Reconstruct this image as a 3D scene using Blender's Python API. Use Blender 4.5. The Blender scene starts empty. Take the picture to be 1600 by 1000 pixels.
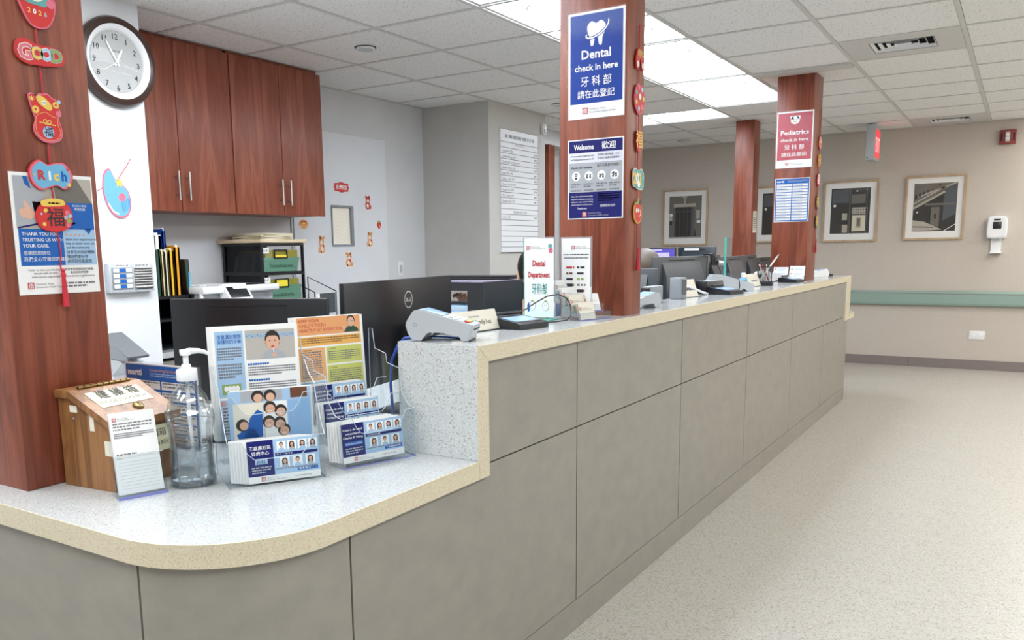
import bpy, bmesh, math, random
from mathutils import Vector, Matrix
random.seed(7)
PI = math.pi
SC = bpy.context.scene
COL = SC.collection

# ------------------------------------------------------------------ camera, world, exposure
cam_d = bpy.data.cameras.new('camera')
cam = bpy.data.objects.new('camera', cam_d); COL.objects.link(cam); SC.camera = cam
YAW, PITCH, ROLL = -0.5795, -0.1566, -0.0147
fw = Vector((math.sin(YAW)*math.cos(PITCH), math.cos(YAW)*math.cos(PITCH), math.sin(PITCH)))
rt0 = Vector((math.cos(YAW), -math.sin(YAW), 0)); up0 = rt0.cross(fw)
rt = math.cos(ROLL)*rt0 + math.sin(ROLL)*up0
up = -math.sin(ROLL)*rt0 + math.cos(ROLL)*up0
cam.matrix_world = Matrix(((rt.x, up.x, -fw.x, 0), (rt.y, up.y, -fw.y, 0), (rt.z, up.z, -fw.z, 1.25), (0, 0, 0, 1)))
cam_d.sensor_width = 36; cam_d.lens = 1305.49/1600*36
cam_d.shift_x = (800-739.73)/1600; cam_d.shift_y = (597.77-500)/1600
cam_d.clip_start = 0.02
w = bpy.data.worlds.new('world'); SC.world = w; w.use_nodes = True
w.node_tree.nodes['Background'].inputs[0].default_value = (0.9, 0.95, 1, 1)
w.node_tree.nodes['Background'].inputs[1].default_value = 0.25
LIGHT_STRENGTH = 9.0
def add_unseen_lamp(x, y, w_, d_):                       # unseen panels: some inferred over the aisle, others added to brighten the walls
    l = bpy.data.lights.new('unseen_panel_lamp', 'AREA'); l.shape = 'RECTANGLE'; l.size = w_-.03; l.size_y = d_-.03
    l.color = (1, .975, .93) if x > -.5 and y > 2.5 else (.95, .98, 1); l.energy = LIGHT_STRENGTH*PI*l.size*l.size_y
    o = bpy.data.objects.new('unseen_panel_lamp', l); COL.objects.link(o); o.location = (x+w_/2, y+d_/2, 2.40)
for (i, j) in ((2, -1), (2, 2), (2, 5), (2, 8), (2, -4), (2, -7), (0, -8), (-2, -8), (-3, -7), (-3, -4), (-6, 4), (4, 1), (4, 6)):
    add_unseen_lamp(-1.005+.643*i, 4.2+.607*j, .643, 1.214)
SC.view_settings.view_transform = 'Standard'; SC.view_settings.look = 'None'
SC.view_settings.exposure = 0.2; SC.view_settings.gamma = 1
SC.view_settings.use_curve_mapping = False
SC.cycles.max_bounces = 10; SC.cycles.transparent_max_bounces = 24
SC.cycles.sample_clamp_indirect = 6; SC.cycles.caustics_reflective = False; SC.cycles.caustics_refractive = False
SC.cycles.use_denoising = True

# ------------------------------------------------------------------ materials
def lin(c):
    c = c/255
    return c/12.92 if c <= .04045 else ((c+.055)/1.055)**2.4
def rgb(h):
    if isinstance(h, str): h = h.lstrip('#'); h = [int(h[i:i+2], 16) for i in (0, 2, 4)]
    return (lin(h[0]), lin(h[1]), lin(h[2]), 1)
MATS = {}
def mat(name, col='#808080', rough=.5, metal=0, emit=None, es=1, spec=.5):
    if name in MATS: return MATS[name]
    m = bpy.data.materials.new(name); m.use_nodes = True
    b = m.node_tree.nodes['Principled BSDF']
    b.inputs['Base Color'].default_value = rgb(col); b.inputs['Roughness'].default_value = rough
    b.inputs['Metallic'].default_value = metal; b.inputs['Specular IOR Level'].default_value = spec
    if emit:
        b.inputs['Emission Color'].default_value = rgb(emit); b.inputs['Emission Strength'].default_value = es
    MATS[name] = m
    return m
def nd(m, t, **kw):
    n = m.node_tree.nodes.new(t)
    for k, v in kw.items():
        if k in n.inputs: n.inputs[k].default_value = v
        else: setattr(n, k, v)
    return n
def ramp(m, stops, interp='LINEAR'):
    n = m.node_tree.nodes.new('ShaderNodeValToRGB'); r = n.color_ramp; r.interpolation = interp
    while len(r.elements) < len(stops): r.elements.new(.5)
    for e, (p, c) in zip(r.elements, stops): e.position = p; e.color = rgb(c)
    return n
def lk(m, a, ao, b, bi): m.node_tree.links.new(a.outputs[ao], b.inputs[bi])
def bsdf(m): return m.node_tree.nodes['Principled BSDF']
def coords(m, scale, kind='Object'):
    tc = nd(m, 'ShaderNodeTexCoord'); mp = nd(m, 'ShaderNodeMapping')
    mp.inputs['Scale'].default_value = scale
    lk(m, tc, kind, mp, 'Vector'); return mp
def wood(name, c1, c2, c3, scale=(9, 9, .9), rough=.38):
    m = mat(name, c2, rough); mp = coords(m, scale)
    n1 = nd(m, 'ShaderNodeTexNoise', Scale=1.3, Detail=3, Roughness=.55, Distortion=1.2)
    mp2 = coords(m, tuple(s*14 if s == max(scale) else s*2.2 for s in scale))
    n2 = nd(m, 'ShaderNodeTexNoise', Scale=1.5, Detail=4)
    lk(m, mp, 'Vector', n1, 'Vector'); lk(m, mp2, 'Vector', n2, 'Vector')
    wv = nd(m, 'ShaderNodeMath', operation='MULTIPLY'); wv.inputs[1].default_value = 7
    fr = nd(m, 'ShaderNodeMath', operation='PINGPONG'); fr.inputs[1].default_value = 1
    lk(m, n1, 'Fac', wv, 0); lk(m, wv, 0, fr, 0)
    ad = nd(m, 'ShaderNodeMix', data_type='FLOAT'); ad.inputs[0].default_value = .55
    lk(m, fr, 0, ad, 2); lk(m, n2, 'Fac', ad, 3)
    r = ramp(m, [(.15, c1), (.5, c2), (.85, c3)])
    lk(m, ad, 0, r, 'Fac'); lk(m, r, 'Color', bsdf(m), 'Base Color')
    return m
def speckle(name, base, dark, light, scale=180, rough=.25, amt=.1):
    m = mat(name, base, rough); mp = coords(m, (1, 1, 1))
    v = nd(m, 'ShaderNodeTexVoronoi', Scale=scale); lk(m, mp, 'Vector', v, 'Vector')
    sep = nd(m, 'ShaderNodeSeparateColor'); lk(m, v, 'Color', sep, 'Color')
    r = ramp(m, [(0, dark), (amt, dark), (amt+.03, base), (.8, base), (.95, light)])
    n = nd(m, 'ShaderNodeTexNoise', Scale=scale*.4, Detail=2); lk(m, mp, 'Vector', n, 'Vector')
    mx = nd(m, 'ShaderNodeMix', data_type='RGBA'); mx.blend_type = 'OVERLAY'; mx.inputs[0].default_value = .12
    lk(m, sep, 'Red', r, 'Fac'); lk(m, r, 'Color', mx, 6); lk(m, n, 'Color', mx, 7)
    lk(m, mx, 2, bsdf(m), 'Base Color')
    return m
def mottled(name, c1, c2, scale=6, rough=.5, bump=0, bscale=300, stretch=(1, 1, 1), detail=5):
    m = mat(name, c1, rough); mp = coords(m, stretch)
    n = nd(m, 'ShaderNodeTexNoise', Scale=scale, Detail=detail, Roughness=.6); lk(m, mp, 'Vector', n, 'Vector')
    r = ramp(m, [(.3, c1), (.7, c2)]); lk(m, n, 'Fac', r, 'Fac'); lk(m, r, 'Color', bsdf(m), 'Base Color')
    if bump:
        n2 = nd(m, 'ShaderNodeTexNoise', Scale=bscale, Detail=3); lk(m, mp, 'Vector', n2, 'Vector')
        b = nd(m, 'ShaderNodeBump', Strength=bump, Distance=.002); lk(m, n2, 'Fac', b, 'Height'); lk(m, b, 'Normal', bsdf(m), 'Normal')
    return m
def clear(name, tint='#ffffff', gloss=.12, rough=.03):
    """thin clear plastic: see-through with a Fresnel sheen"""
    m = mat(name); nt = m.node_tree
    tr = nd(m, 'ShaderNodeBsdfTransparent'); tr.inputs['Color'].default_value = rgb(tint)
    gl = nd(m, 'ShaderNodeBsdfGlossy'); gl.inputs['Roughness'].default_value = rough
    fz = nd(m, 'ShaderNodeLayerWeight', Blend=.35)
    mr = nd(m, 'ShaderNodeMapRange'); mr.inputs['To Min'].default_value = gloss*.4; mr.inputs['To Max'].default_value = gloss*3
    mx = nd(m, 'ShaderNodeMixShader'); out = nt.nodes['Material Output']
    lk(m, fz, 'Fresnel', mr, 'Value'); lk(m, mr, 'Result', mx, 0); lk(m, tr, 0, mx, 1); lk(m, gl, 0, mx, 2); lk(m, mx, 0, out, 'Surface')
    return m

M = {}
M['column'] = wood('cherry_wood', '#672e1b', '#83412b', '#975139')
M['cabinet'] = wood('cabinet_wood', '#753b29', '#8f4c37', '#a15f48', (8, 8, .8))
M['oak'] = wood('oak_wood', '#6a4426', '#8e6138', '#a2744a', (10, 10, 1.2), .4)
M['lightwood'] = wood('pale_wood', '#cdb892', '#dcc9a6', '#e6d8ba', (8, .8, 8), .5)
M['frame'] = wood('frame_wood', '#a98f70', '#bca283', '#c9b092', (6, 6, 2), .5)
M['quartz'] = speckle('white_quartz', '#b7baba', '#a09c93', '#cccdcd', 420, .14, .05)
M['quartz_end'] = speckle('grey_quartz', '#ccd0d0', '#a5a39b', '#dde0e0', 330, .3, .07)
M['fascia'] = speckle('beige_quartz_edge', '#d3c8ae', '#bfb294', '#ddd4bf', 480, .35, .08)
M['panel'] = mottled('laminate_panel', '#8d8981', '#989389', 9, .42, 0, 300, (1, 1, 1.6))
M['dark'] = mat('dark_core', '#191816', .8)
M['wall'] = mottled('white_wall_paint', '#d4d5d6', '#dadbdc', 3, .7, .1, 250)
M['pillar'] = mottled('bright_wall_paint', '#dde0e4', '#e2e5e8', 3, .6, .1, 250)
M['wallgrey'] = mottled('grey_wall_paint', '#c2c0bb', '#cac8c3', 3, .7, .1, 250)
M['wallbeige'] = mottled('beige_wallcovering', '#c3bab0', '#ccc3b9', 90, .75, .35, 260)
M['tile'] = mat('ceiling_tile', '#efefed', .9)
M['bar'] = mat('ceiling_grid_paint', '#d0d0cc', .5)
M['floor'] = speckle('terrazzo_vinyl', '#b6b2aa', '#999388', '#c3c0b9', 210, .3, .12)
M['base'] = mat('rubber_baseboard', '#857b78', .5)
M['rail'] = mat('sage_vinyl_rail', '#8fa79d', .45)
M['white'] = mat('white_plastic', '#eceef0', .35)
M['paper'] = mat('white_paper', '#f1f1ef', .6)
M['offwhite'] = mat('cream_paper', '#e6e0d0', .6)
M['black'] = mat('black_plastic', '#141518', .38)
M['black2'] = mat('black_satin', '#1b1e22', .3)
M['slate'] = mat('dark_slate_metal', '#26303a', .35)
M['grey'] = mat('grey_plastic', '#b9bec2', .35)
M['grey2'] = mat('mid_grey_plastic', '#8a9095', .4)
M['dgrey'] = mat('dark_grey_plastic', '#4b5055', .4)
M['steel'] = mat('brushed_steel', '#c6c6c4', .28, 1)
M['brass'] = mat('aged_brass', '#8a7448', .35, 1)
M['acrylic'] = clear('clear_acrylic', '#fafcfd', .04)
M['acryledge'] = mat('teal_acrylic_edge', '#58b9a9', .2)
M['blueedge'] = mat('blue_acrylic_edge', '#7d84c8', .2)
M['lam'] = clear('laminate_film', '#ffffff', .012, .08)
M['red'] = mat('red_card', '#cf2b2b', .5)
M['redcord'] = mat('red_cord', '#c8283a', .6)
M['navy'] = mat('navy_ink', '#191f68', .5, spec=.2)
M['blue'] = mat('blue_ink', '#113f97', .45, spec=.2)
M['sky'] = mat('light_blue_ink', '#a3c3e2', .5)
M['mblue'] = mat('mid_blue_ink', '#1f62b4', .5, spec=.2)
M['ink'] = mat('black_ink', '#26262a', .6)
M['inkgrey'] = mat('grey_ink', '#77777d', .6)
M['inklight'] = mat('pale_grey_ink', '#a9adb3', .6)
M['inkred'] = mat('red_ink', '#c23238', .5)
M['orange'] = mat('orange_ink', '#e7a36b', .5)
M['lime'] = mat('lime_ink', '#ccd06e', .5)
M['yellow'] = mat('yellow_card', '#e3b52a', .5)
M['gold'] = mat('gold_ink', '#e6c257', .5)
M['pink'] = mat('pink_ink', '#dd6f86', .5)
M['green'] = mat('green_card', '#6f9f83', .55)
M['dgreen'] = mat('dark_green_card', '#1d4a3a', .55)
M['teal'] = mat('teal_ink', '#5fa6a4', .5)
M['cyan'] = mat('cyan_card', '#6aaed2', .5)
M['manila'] = mat('manila_card', '#e7dba0', .6)
M['palegreen'] = mat('pale_green_ink', '#8aa75a', .5)
M['skin'] = mat('skin', '#d9a488', .5)
M['skinprint'] = mat('skin_ink', '#dcae94', .5)
M['hair'] = mat('black_hair', '#17130f', .4)
M['hairgrey'] = mat('greyish_brown_hair', '#6b5f56', .45)
M['hairprint'] = mat('hair_ink', '#2a221e', .5)
M['cloth'] = mat('navy_scrub_cloth', '#2f3b57', .8)
M['cloth2'] = mat('maroon_scrub_cloth', '#5d3a44', .8)
M['label'] = mat('pale_yellow_label', '#ece6c0', .5)
M['sepia1'] = mat('sepia_dark', '#35332f', .6)
M['sepia2'] = mat('sepia_mid', '#6f6a62', .6)
M['sepia3'] = mat('sepia_light', '#b3aca0', .6)
M['sepia4'] = mat('sepia_blue', '#55595e', .6)
M['emit'] = mat('lamp_diffuser', '#ffffff', .5, 0, '#ecf5ff', LIGHT_STRENGTH)
M['screen'] = mat('lit_screen', '#101014', .3, 0, '#5a50c0', 1.0)
M['screen2'] = mat('lit_screen_pale', '#101014', .3, 0, '#c9c4ea', 1.0)
M['screenblue'] = mat('signature_lcd', '#9fc0ea', .2)
M['exitred'] = mat('exit_red', '#d8404a', .4, 0, '#ff4b55', .55)
M['exitglow'] = mat('exit_letters', '#ffd0d0', .4, 0, '#ffb0b0', .8)
M['firered'] = mat('red_alarm_plastic', '#8e3b3a', .4)
M['bluecable'] = mat('blue_cable', '#2450a8', .4)
M['liquid'] = clear('clear_gel', '#eef4f7', .2)
# ceiling tile pits
m = M['tile']; mp = coords(m, (1, 1, 1))
v = nd(m, 'ShaderNodeTexVoronoi', Scale=75); lk(m, mp, 'Vector', v, 'Vector')
nn = nd(m, 'ShaderNodeTexNoise', Scale=60, Detail=2); lk(m, mp, 'Vector', nn, 'Vector')
sb = nd(m, 'ShaderNodeMath', operation='MULTIPLY_ADD'); sb.inputs[1].default_value = .35; lk(m, nn, 'Fac', sb, 0); lk(m, v, 'Distance', sb, 2)
r_ = ramp(m, [(.0, '#8e8e8b'), (.36, '#bdbdba'), (.42, '#efefed')]); lk(m, sb, 0, r_, 'Fac'); lk(m, r_, 'Color', bsdf(m), 'Base Color')
# floor: soft large mottling and a little gloss variation
m = M['floor']; mp = coords(m, (1, 1, 1)); n5 = nd(m, 'ShaderNodeTexNoise', Scale=2.2, Detail=3); lk(m, mp, 'Vector', n5, 'Vector')
rr = nd(m, 'ShaderNodeMapRange'); rr.inputs['To Min'].default_value = .3; rr.inputs['To Max'].default_value = .42
lk(m, n5, 'Fac', rr, 'Value'); lk(m, rr, 'Result', bsdf(m), 'Roughness')

# ------------------------------------------------------------------ mesh builder
class MB:
    def __init__(s): s.v = []; s.f = []; s.m = []; s.mats = []; s.smooth = []
    def mi(s, m):
        m = M[m] if isinstance(m, str) else m
        if m not in s.mats: s.mats.append(m)
        return s.mats.index(m)
    def add(s, vs, fs, m, sm=False):
        o = len(s.v); s.v += [tuple(v) for v in vs]; k = s.mi(m)
        for f in fs: s.f.append([i+o for i in f]); s.m.append(k); s.smooth.append(sm)
        return s
    def box(s, x0, x1, y0, y1, z0, z1, m, r=0, seg=2):
        if x1 < x0: x0, x1 = x1, x0
        if y1 < y0: y0, y1 = y1, y0
        if z1 < z0: z0, z1 = z1, z0
        vs = [(x, y, z) for z in (z0, z1) for y in (y0, y1) for x in (x0, x1)]
        fs = [(0, 2, 3, 1), (4, 5, 7, 6), (0, 1, 5, 4), (2, 6, 7, 3), (0, 4, 6, 2), (1, 3, 7, 5)]
        if not r: return s.add(vs, fs, m)
        b = bmesh.new(); bv = [b.verts.new(v) for v in vs]
        for f in fs: b.faces.new([bv[i] for i in f])
        bmesh.ops.bevel(b, geom=list(b.edges), offset=r, segments=seg, profile=.5, affect='EDGES')
        b.verts.index_update()
        s.add([v.co[:] for v in b.verts], [[v.index for v in f.verts] for f in b.faces], m, True); b.free()
        return s
    def prism(s, poly, d0, d1, m, ax='y', side=None):
        """extrude a polygon: ax y -> poly in (x,z); ax z -> (x,y); ax x -> (y,z)"""
        def P(p, d): return (p[0], d, p[1]) if ax == 'y' else ((p[0], p[1], d) if ax == 'z' else (d, p[0], p[1]))
        n = len(poly); a = sum(poly[i][0]*poly[(i+1) % n][1]-poly[(i+1) % n][0]*poly[i][1] for i in range(n))
        if (a < 0) != (ax == 'y'): poly = poly[::-1]
        if d1 < d0: d0, d1 = d1, d0
        vs = [P(p, d0) for p in poly]+[P(p, d1) for p in poly]
        s.add(vs, [list(range(n))[::-1], list(range(n, 2*n))], m)
        s.add(vs, [(i, (i+1) % n, (i+1) % n+n, i+n) for i in range(n)], side or m)
        return s
    def face(s, pts, m): return s.add(pts, [list(range(len(pts)))], m)
    def tube(s, pts, r, m, n=8, cap=True):
        pts = [Vector(p) for p in pts]; rs = r if isinstance(r, (list, tuple)) else [r]*len(pts)
        vs = []; prev = None
        for i, p in enumerate(pts):
            d = (pts[min(i+1, len(pts)-1)]-pts[max(i-1, 0)]).normalized()
            if prev is None:
                a = Vector((0, 0, 1)) if abs(d.z) < .9 else Vector((1, 0, 0)); u = d.cross(a).normalized()
            else: u = (prev-d*prev.dot(d)).normalized()
            prev = u; w_ = d.cross(u)
            vs += [p+rs[i]*(math.cos(2*PI*k/n)*u+math.sin(2*PI*k/n)*w_) for k in range(n)]
        fs = [(i*n+k, i*n+(k+1) % n, (i+1)*n+(k+1) % n, (i+1)*n+k) for i in range(len(pts)-1) for k in range(n)]
        s.add(vs, fs, m, True)
        if cap: s.add(vs, [list(range(n))[::-1], list(range(len(vs)-n, len(vs)))], m)
        return s
    def lathe(s, prof, m, c=(0, 0, 0), n=24, sx=1, sy=1, ax='z', cap=True):
        vs = []
        for r, z in prof:
            for k in range(n):
                a = 2*PI*k/n; x, y = r*math.cos(a)*sx, r*math.sin(a)*sy
                vs.append((c[0]+x, c[1]+y, c[2]+z) if ax == 'z' else (c[0]+x, c[1]-z, c[2]+y))
        N = len(prof)
        s.add(vs, [(i*n+k, i*n+(k+1) % n, (i+1)*n+(k+1) % n, (i+1)*n+k) for i in range(N-1) for k in range(n)], m, True)
        if not cap: return s
        if prof[0][0] > 1e-5: s.add(vs, [list(range(n))[::-1]], m)
        if prof[-1][0] > 1e-5: s.add(vs, [list(range((N-1)*n, N*n))], m)
        return s
    def ball(s, c, r, m, n=14, sx=1, sy=1, sz=1):
        return s.lathe([(max(1e-6, r*math.sin(PI*i/(n//2+2))), -r*sz*math.cos(PI*i/(n//2+2))) for i in range(n//2+3)], m, c, n, sx, sy)
    def xf(s, mtx): s.v = [tuple(mtx @ Vector(v)) for v in s.v]; return s
    def build(s, name, parent=None, world=False):
        me = bpy.data.meshes.new(name); me.from_pydata(s.v, [], s.f)
        for m in s.mats: me.materials.append(m)
        me.polygons.foreach_set('material_index', s.m); me.polygons.foreach_set('use_smooth', s.smooth)
        me.update()
        if world and parent:
            q = parent
            mw = Matrix.Identity(4)
            while q: mw = q.matrix_basis @ mw; q = q.parent
            me.transform(mw.inverted())
        if any(s.smooth): me.set_sharp_from_angle(angle=.7)
        o = bpy.data.objects.new(name, me); COL.objects.link(o)
        if parent: o.parent = parent
        return o
def thing(name, label, cat, loc=(0, 0, 0), rz=0, group=None, rx=0, ry=0):
    o = bpy.data.objects.new(name, None); COL.objects.link(o); o.empty_display_size = .1
    o.location = loc; o.rotation_euler = (rx, ry, rz)
    o['label'] = label; o['category'] = cat
    if group: o['group'] = group
    return o
def tag(o, label=None, cat=None, group=None, kind=None):
    for k, v in (('label', label), ('category', cat), ('group', group), ('kind', kind)):
        if v: o[k] = v
    return o
def struct(name, mb): return tag(mb.build(name), kind='structure')
def dup(root, loc=None, rz=None, label=None):
    r = root.copy(); COL.objects.link(r)
    if loc is not None: r.location = loc
    if rz is not None: r.rotation_euler.z = rz
    if label: r['label'] = label
    def rec(a, b):
        for ch in a.children:
            c = ch.copy(); COL.objects.link(c); c.parent = b; rec(ch, c)
    rec(root, r)
    return r

# ------------------------------------------------------------------ flat print
GL = {}
def glyphs(t, bold):
    k = (t, bold)
    if k not in GL:
        c = bpy.data.curves.new('lettering', 'FONT'); c.body = t; c.resolution_u = 2; c.offset = bold
        o = bpy.data.objects.new('lettering', c); me = bpy.data.meshes.new_from_object(o)
        vs = [(v.co.x, v.co.y) for v in me.vertices]; fs = [list(p.vertices) for p in me.polygons]
        bpy.data.objects.remove(o); bpy.data.curves.remove(c); bpy.data.meshes.remove(me)
        GL[k] = (vs, fs)
    return GL[k]
class Print(MB):
    """flat ink on a sheet whose front is at y = y0, seen from -y; layers lie a fraction of a millimetre apart"""
    def __init__(s, y0=0, step=.00035): super().__init__(); s.y0 = y0; s.st = step
    def y(s, l): return s.y0-l*s.st
    def rect(s, x0, z0, x1, z1, m, l=1):
        y = s.y(l); return s.face([(x0, y, z0), (x1, y, z0), (x1, y, z1), (x0, y, z1)], m)
    def poly(s, pts, m, l=1):
        a = sum(pts[i][0]*pts[(i+1) % len(pts)][1]-pts[(i+1) % len(pts)][0]*pts[i][1] for i in range(len(pts)))
        if a < 0: pts = pts[::-1]
        y = s.y(l); return s.face([(p[0], y, p[1]) for p in pts], m)
    def disc(s, x, z, r, m, l=1, n=18, rz=None):
        rz = rz or r; return s.poly([(x+r*math.cos(2*PI*k/n), z+rz*math.sin(2*PI*k/n)) for k in range(n)], m, l)
    def ring(s, x, z, r0, r1, m, l=1, n=24, a0=0, a1=2*PI, k=1):
        for i in range(n):
            t0, t1 = a0+(a1-a0)*i/n, a0+(a1-a0)*(i+1)/n
            s.poly([(x+r0*math.cos(t0), z+k*r0*math.sin(t0)), (x+r1*math.cos(t0), z+k*r1*math.sin(t0)), (x+r1*math.cos(t1), z+k*r1*math.sin(t1)), (x+r0*math.cos(t1), z+k*r0*math.sin(t1))], m, l)
        return s
    def line(s, pts, wd, m, l=2):
        for (a, b) in zip(pts, pts[1:]):
            dx, dz = b[0]-a[0], b[1]-a[1]; L = math.hypot(dx, dz) or 1; nx, nz = -dz/L*wd/2, dx/L*wd/2
            s.poly([(a[0]+nx, a[1]+nz), (b[0]+nx, b[1]+nz), (b[0]-nx, b[1]-nz), (a[0]-nx, a[1]-nz)], m, l)
        return s
    def t(s, txt, x, z, h, m, w=None, a='c', bold=0, l=3, rot=0):
        vs, fs = glyphs(txt, bold)
        if not vs: return s
        x0 = min(v[0] for v in vs); x1 = max(v[0] for v in vs)
        k = h/.72; kx = k if w is None else min(w/(x1-x0), k*1.15) if w > 0 else k
        if w and a == 'f': kx = w/(x1-x0)
        off = {'c': (x0+x1)/2, 'l': x0, 'r': x1, 'f': x0}[a]
        c_, s_ = math.cos(rot), math.sin(rot); y = s.y(l); pts = []
        for v in vs:
            u, q = (v[0]-off)*kx, v[1]*k
            pts.append((x+u*c_-q*s_, y, z+u*s_+q*c_))
        return s.add(pts, fs, m)
    def words(s, x0, z0, x1, z1, n, m, seed=1, fill=.5, l=2, cjk=False, last=.7):
        """n lines of print too small to read, as word-shaped dashes"""
        R = random.Random(seed); p = (z1-z0)/n; y = s.y(l)
        for i in range(n):
            zt = z1-i*p; x = x0; xe = x1 if i < n-1 else x0+(x1-x0)*last
            while x < xe-.001:
                wl = (p*fill*1.0) if cjk else p*fill*R.uniform(.8, 3.6)
                wl = min(wl, xe-x)
                s.face([(x, y, zt-p*fill), (x+wl, y, zt-p*fill), (x+wl, y, zt), (x, y, zt)], m)
                x += wl+p*fill*(.22 if cjk else .55)
        return s
    def logo(s, x, z, h, m='inkred', tm='inkgrey', text=True, l=3):
        s.rect(x, z, x+h, z+h, m, l)
        s.t('僑', x+h/2, z+h*.16, h*.62, 'paper', l=l+1)
        if text:
            s.t('Charles B. Wang', x+h*1.25, z+h*.58, h*.3, tm, a='l', l=l)
            s.t('Community Health Center', x+h*1.25, z+h*.12, h*.3, tm, a='l', l=l)
        return s
    def portrait(s, x, z, wd, h, female=True, bg='paper', l=2, top='paper', sd=0):
        R = random.Random(sd)
        s.rect(x, z, x+wd, z+h, bg, l)
        cx = x+wd/2
        if female: s.disc(cx, z+h*.58, wd*.3, 'hairprint', l+1, 12, h*.34); s.rect(cx-wd*.28, z+h*.22, cx+wd*.28, z+h*.55, 'hairprint', l+1)
        else: s.disc(cx, z+h*.68, wd*.22, 'hairprint', l+1, 12, h*.24)
        s.poly([(cx-wd*.36, z), (cx-wd*.3, z+h*.22), (cx, z+h*.3), (cx+wd*.3, z+h*.22), (cx+wd*.36, z)], 'inklight' if sd % 2 else 'sky', l+2)
        s.disc(cx, z+h*.56, wd*.17, 'skinprint', l+3, 12, h*.22)
        s.rect(cx-wd*.06, z+h*.24, cx+wd*.06, z+h*.4, 'skinprint', l+3)
        s.line([(cx-wd*.07, z+h*.47), (cx+wd*.07, z+h*.47)], h*.03, 'inkred', l+4)
        for e in (-1, 1): s.disc(cx+e*wd*.07, z+h*.59, wd*.022, 'ink', l+4, 6)
        return s

def sheet(name, label, cat, loc, rz, w_, h, pm='paper', t=.0012, rx=0, group=None):
    """a poster or sheet: its own sheet mesh under an Empty at the middle of its lower edge; returns (root, Print)"""
    rt_ = thing(name, label, cat, loc, rz, group, rx)
    MB().box(-w_/2, w_/2, -t, 0, 0, h, pm).build('sheet', rt_)
    return rt_, Print(-t)

# ------------------------------------------------------------------ room shell
ZC = 2.406; XB = -4.23; XJ = -3.587; YF = 9.68; XP = -3.558
XR, YN = 2.4, -2.6
struct('floor', MB().box(-5.2, XR, YN, YF+.1, -.1, 0, 'floor'))
struct('wall_far', MB().box(-5.2, XR, YF, YF+.12, 0, 2.7, 'wallbeige'))
struct('wall_right', MB().box(XR, XR+.12, YN, YF, 0, 2.7, 'wall'))
struct('wall_near', MB().box(-5.2, XR, YN-.12, YN, 0, 2.7, 'wall'))
struct('wall_back', MB().box(XB-.12, XB, 2.60, 5.75, 0, 2.7, 'wall'))
struct('wall_jog', MB().box(XB-.12, XJ, 5.75, 6.68, 0, 2.7, 'wallgrey'))
struct('wall_passage', MB().box(-4.9, -4.78, 6.68, YF, 0, 2.7, 'wall'))
struct('wall_left', MB().box(XP-.9, XP, -2.6, 2.613, 0, 2.7, 'pillar'))
struct('wall_recess', MB().box(-4.78, -4.19, 8.02, 8.12, 0, 2.7, 'wall'))
struct('trim_1', MB().box(-4.78, -3.99, 6.9, 8.02, 2.27, ZC, 'wall'))
o = tag(MB().box(-4.17, -3.98, 7.5, 7.62, 0, 2.27, 'column', .003).build('wood_column'), 'reddish wood post in the passage beside the white wall end', 'column')
# baseboard and rail on the far wall
struct('baseboard_far', MB().box(-1.9, XR, YF-.012, YF, 0, .095, 'base').box(-.93, -.927, YF-.0125, YF, 0, .095, 'dark').box(-4.78, -1.9, YF-.012, YF, 0, .095, 'base'))
rl = thing('wall_handrail', 'long sage green bumper rail along the beige far wall', 'handrail', (-1.0, YF, .7))
pr = [(0, .645), (-.028, .63), (-.05, .64), (-.056, .66), (-.056, .74), (-.05, .765), (-.028, .78), (0, .772)]
MB().prism([(YF+a, z) for a, z in pr], -2.2, XR, 'rail', 'x').build('rail', rl, True)
MB().box(-2.2, XR, YF-.058, YF-.05, .752, .756, 'base').build('groove', rl, True)

# ceiling: slab, hung tiles, grid, fixtures
ceil_ = struct('ceiling', MB().box(-5.2, XR, YN, YF+.1, 2.47, 2.6, 'tile'))
GX, SX, GY, SY = -1.005, .643, 4.2, .607
xs = [GX+SX*k for k in range(-6, 7)]; ys = [GY+SY*k for k in range(-12, 11)]
FIX = []                                                  # (x cell, y cell, nx, ny)
trough = [(-2, j) for j in (-5, -3, -1, 1, 3)]            # two-cell fixtures along y
cells = {}
for (i, j) in trough: cells[(i, j)] = cells[(i, j+1)] = 1
FIXT = [(GX+SX*i, GY+SY*j, SX, 2*SY) for i, j in trough]
cells[(-4, 5)] = cells[(-3, 5)] = 1; FIXT.append((GX-4*SX, GY+5*SY, 2*SX, SY))
vent_cells = {(0, 2): 'v', (0, 8): 'v'}
# added unseen lamps over aisle and office keep the room lit evenly
tile_me = None
def tile_proto():
    return MB().box(.014, SX-.014, .014, SY-.014, .0, .016, 'tile').build('tile', ceil_)
proto = None
for i in range(-7, 6):
    for j in range(-12, 10):
        x, y = GX+SX*i, GY+SY*j
        if (i, j) in cells or (i, j) in vent_cells: continue
        if y+SY > YF+.6 or x+SX > XR+.4 or x < -5.6 or y < -2.6: continue
        if x+SX < XP+.05 and y+SY < 2.61: continue
        if x+SX < XB+.05 and y+SY < 6.7: continue
        if proto is None: proto = tile_proto(); t = proto
        else: t = proto.copy(); COL.objects.link(t)
        t.location = (x, y, ZC+.002)
g = MB()
for x in [GX+SX*i for i in range(-6, 6)]: g.box(x-.012, x+.012, YN, YF, ZC-.002, ZC+.03, 'bar')
for y in [GY+SY*j for j in range(-11, 10)]: g.box(-5.0, XR, y-.012, y+.012, ZC-.001, ZC+.03, 'bar')
tag(g.build('ceiling_grid', ceil_), kind='stuff')
struct('trim_2', MB().box(-1.648, -1.02, 6.02, 6.16, ZC-.012, ZC+.01, 'bar'))

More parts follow.
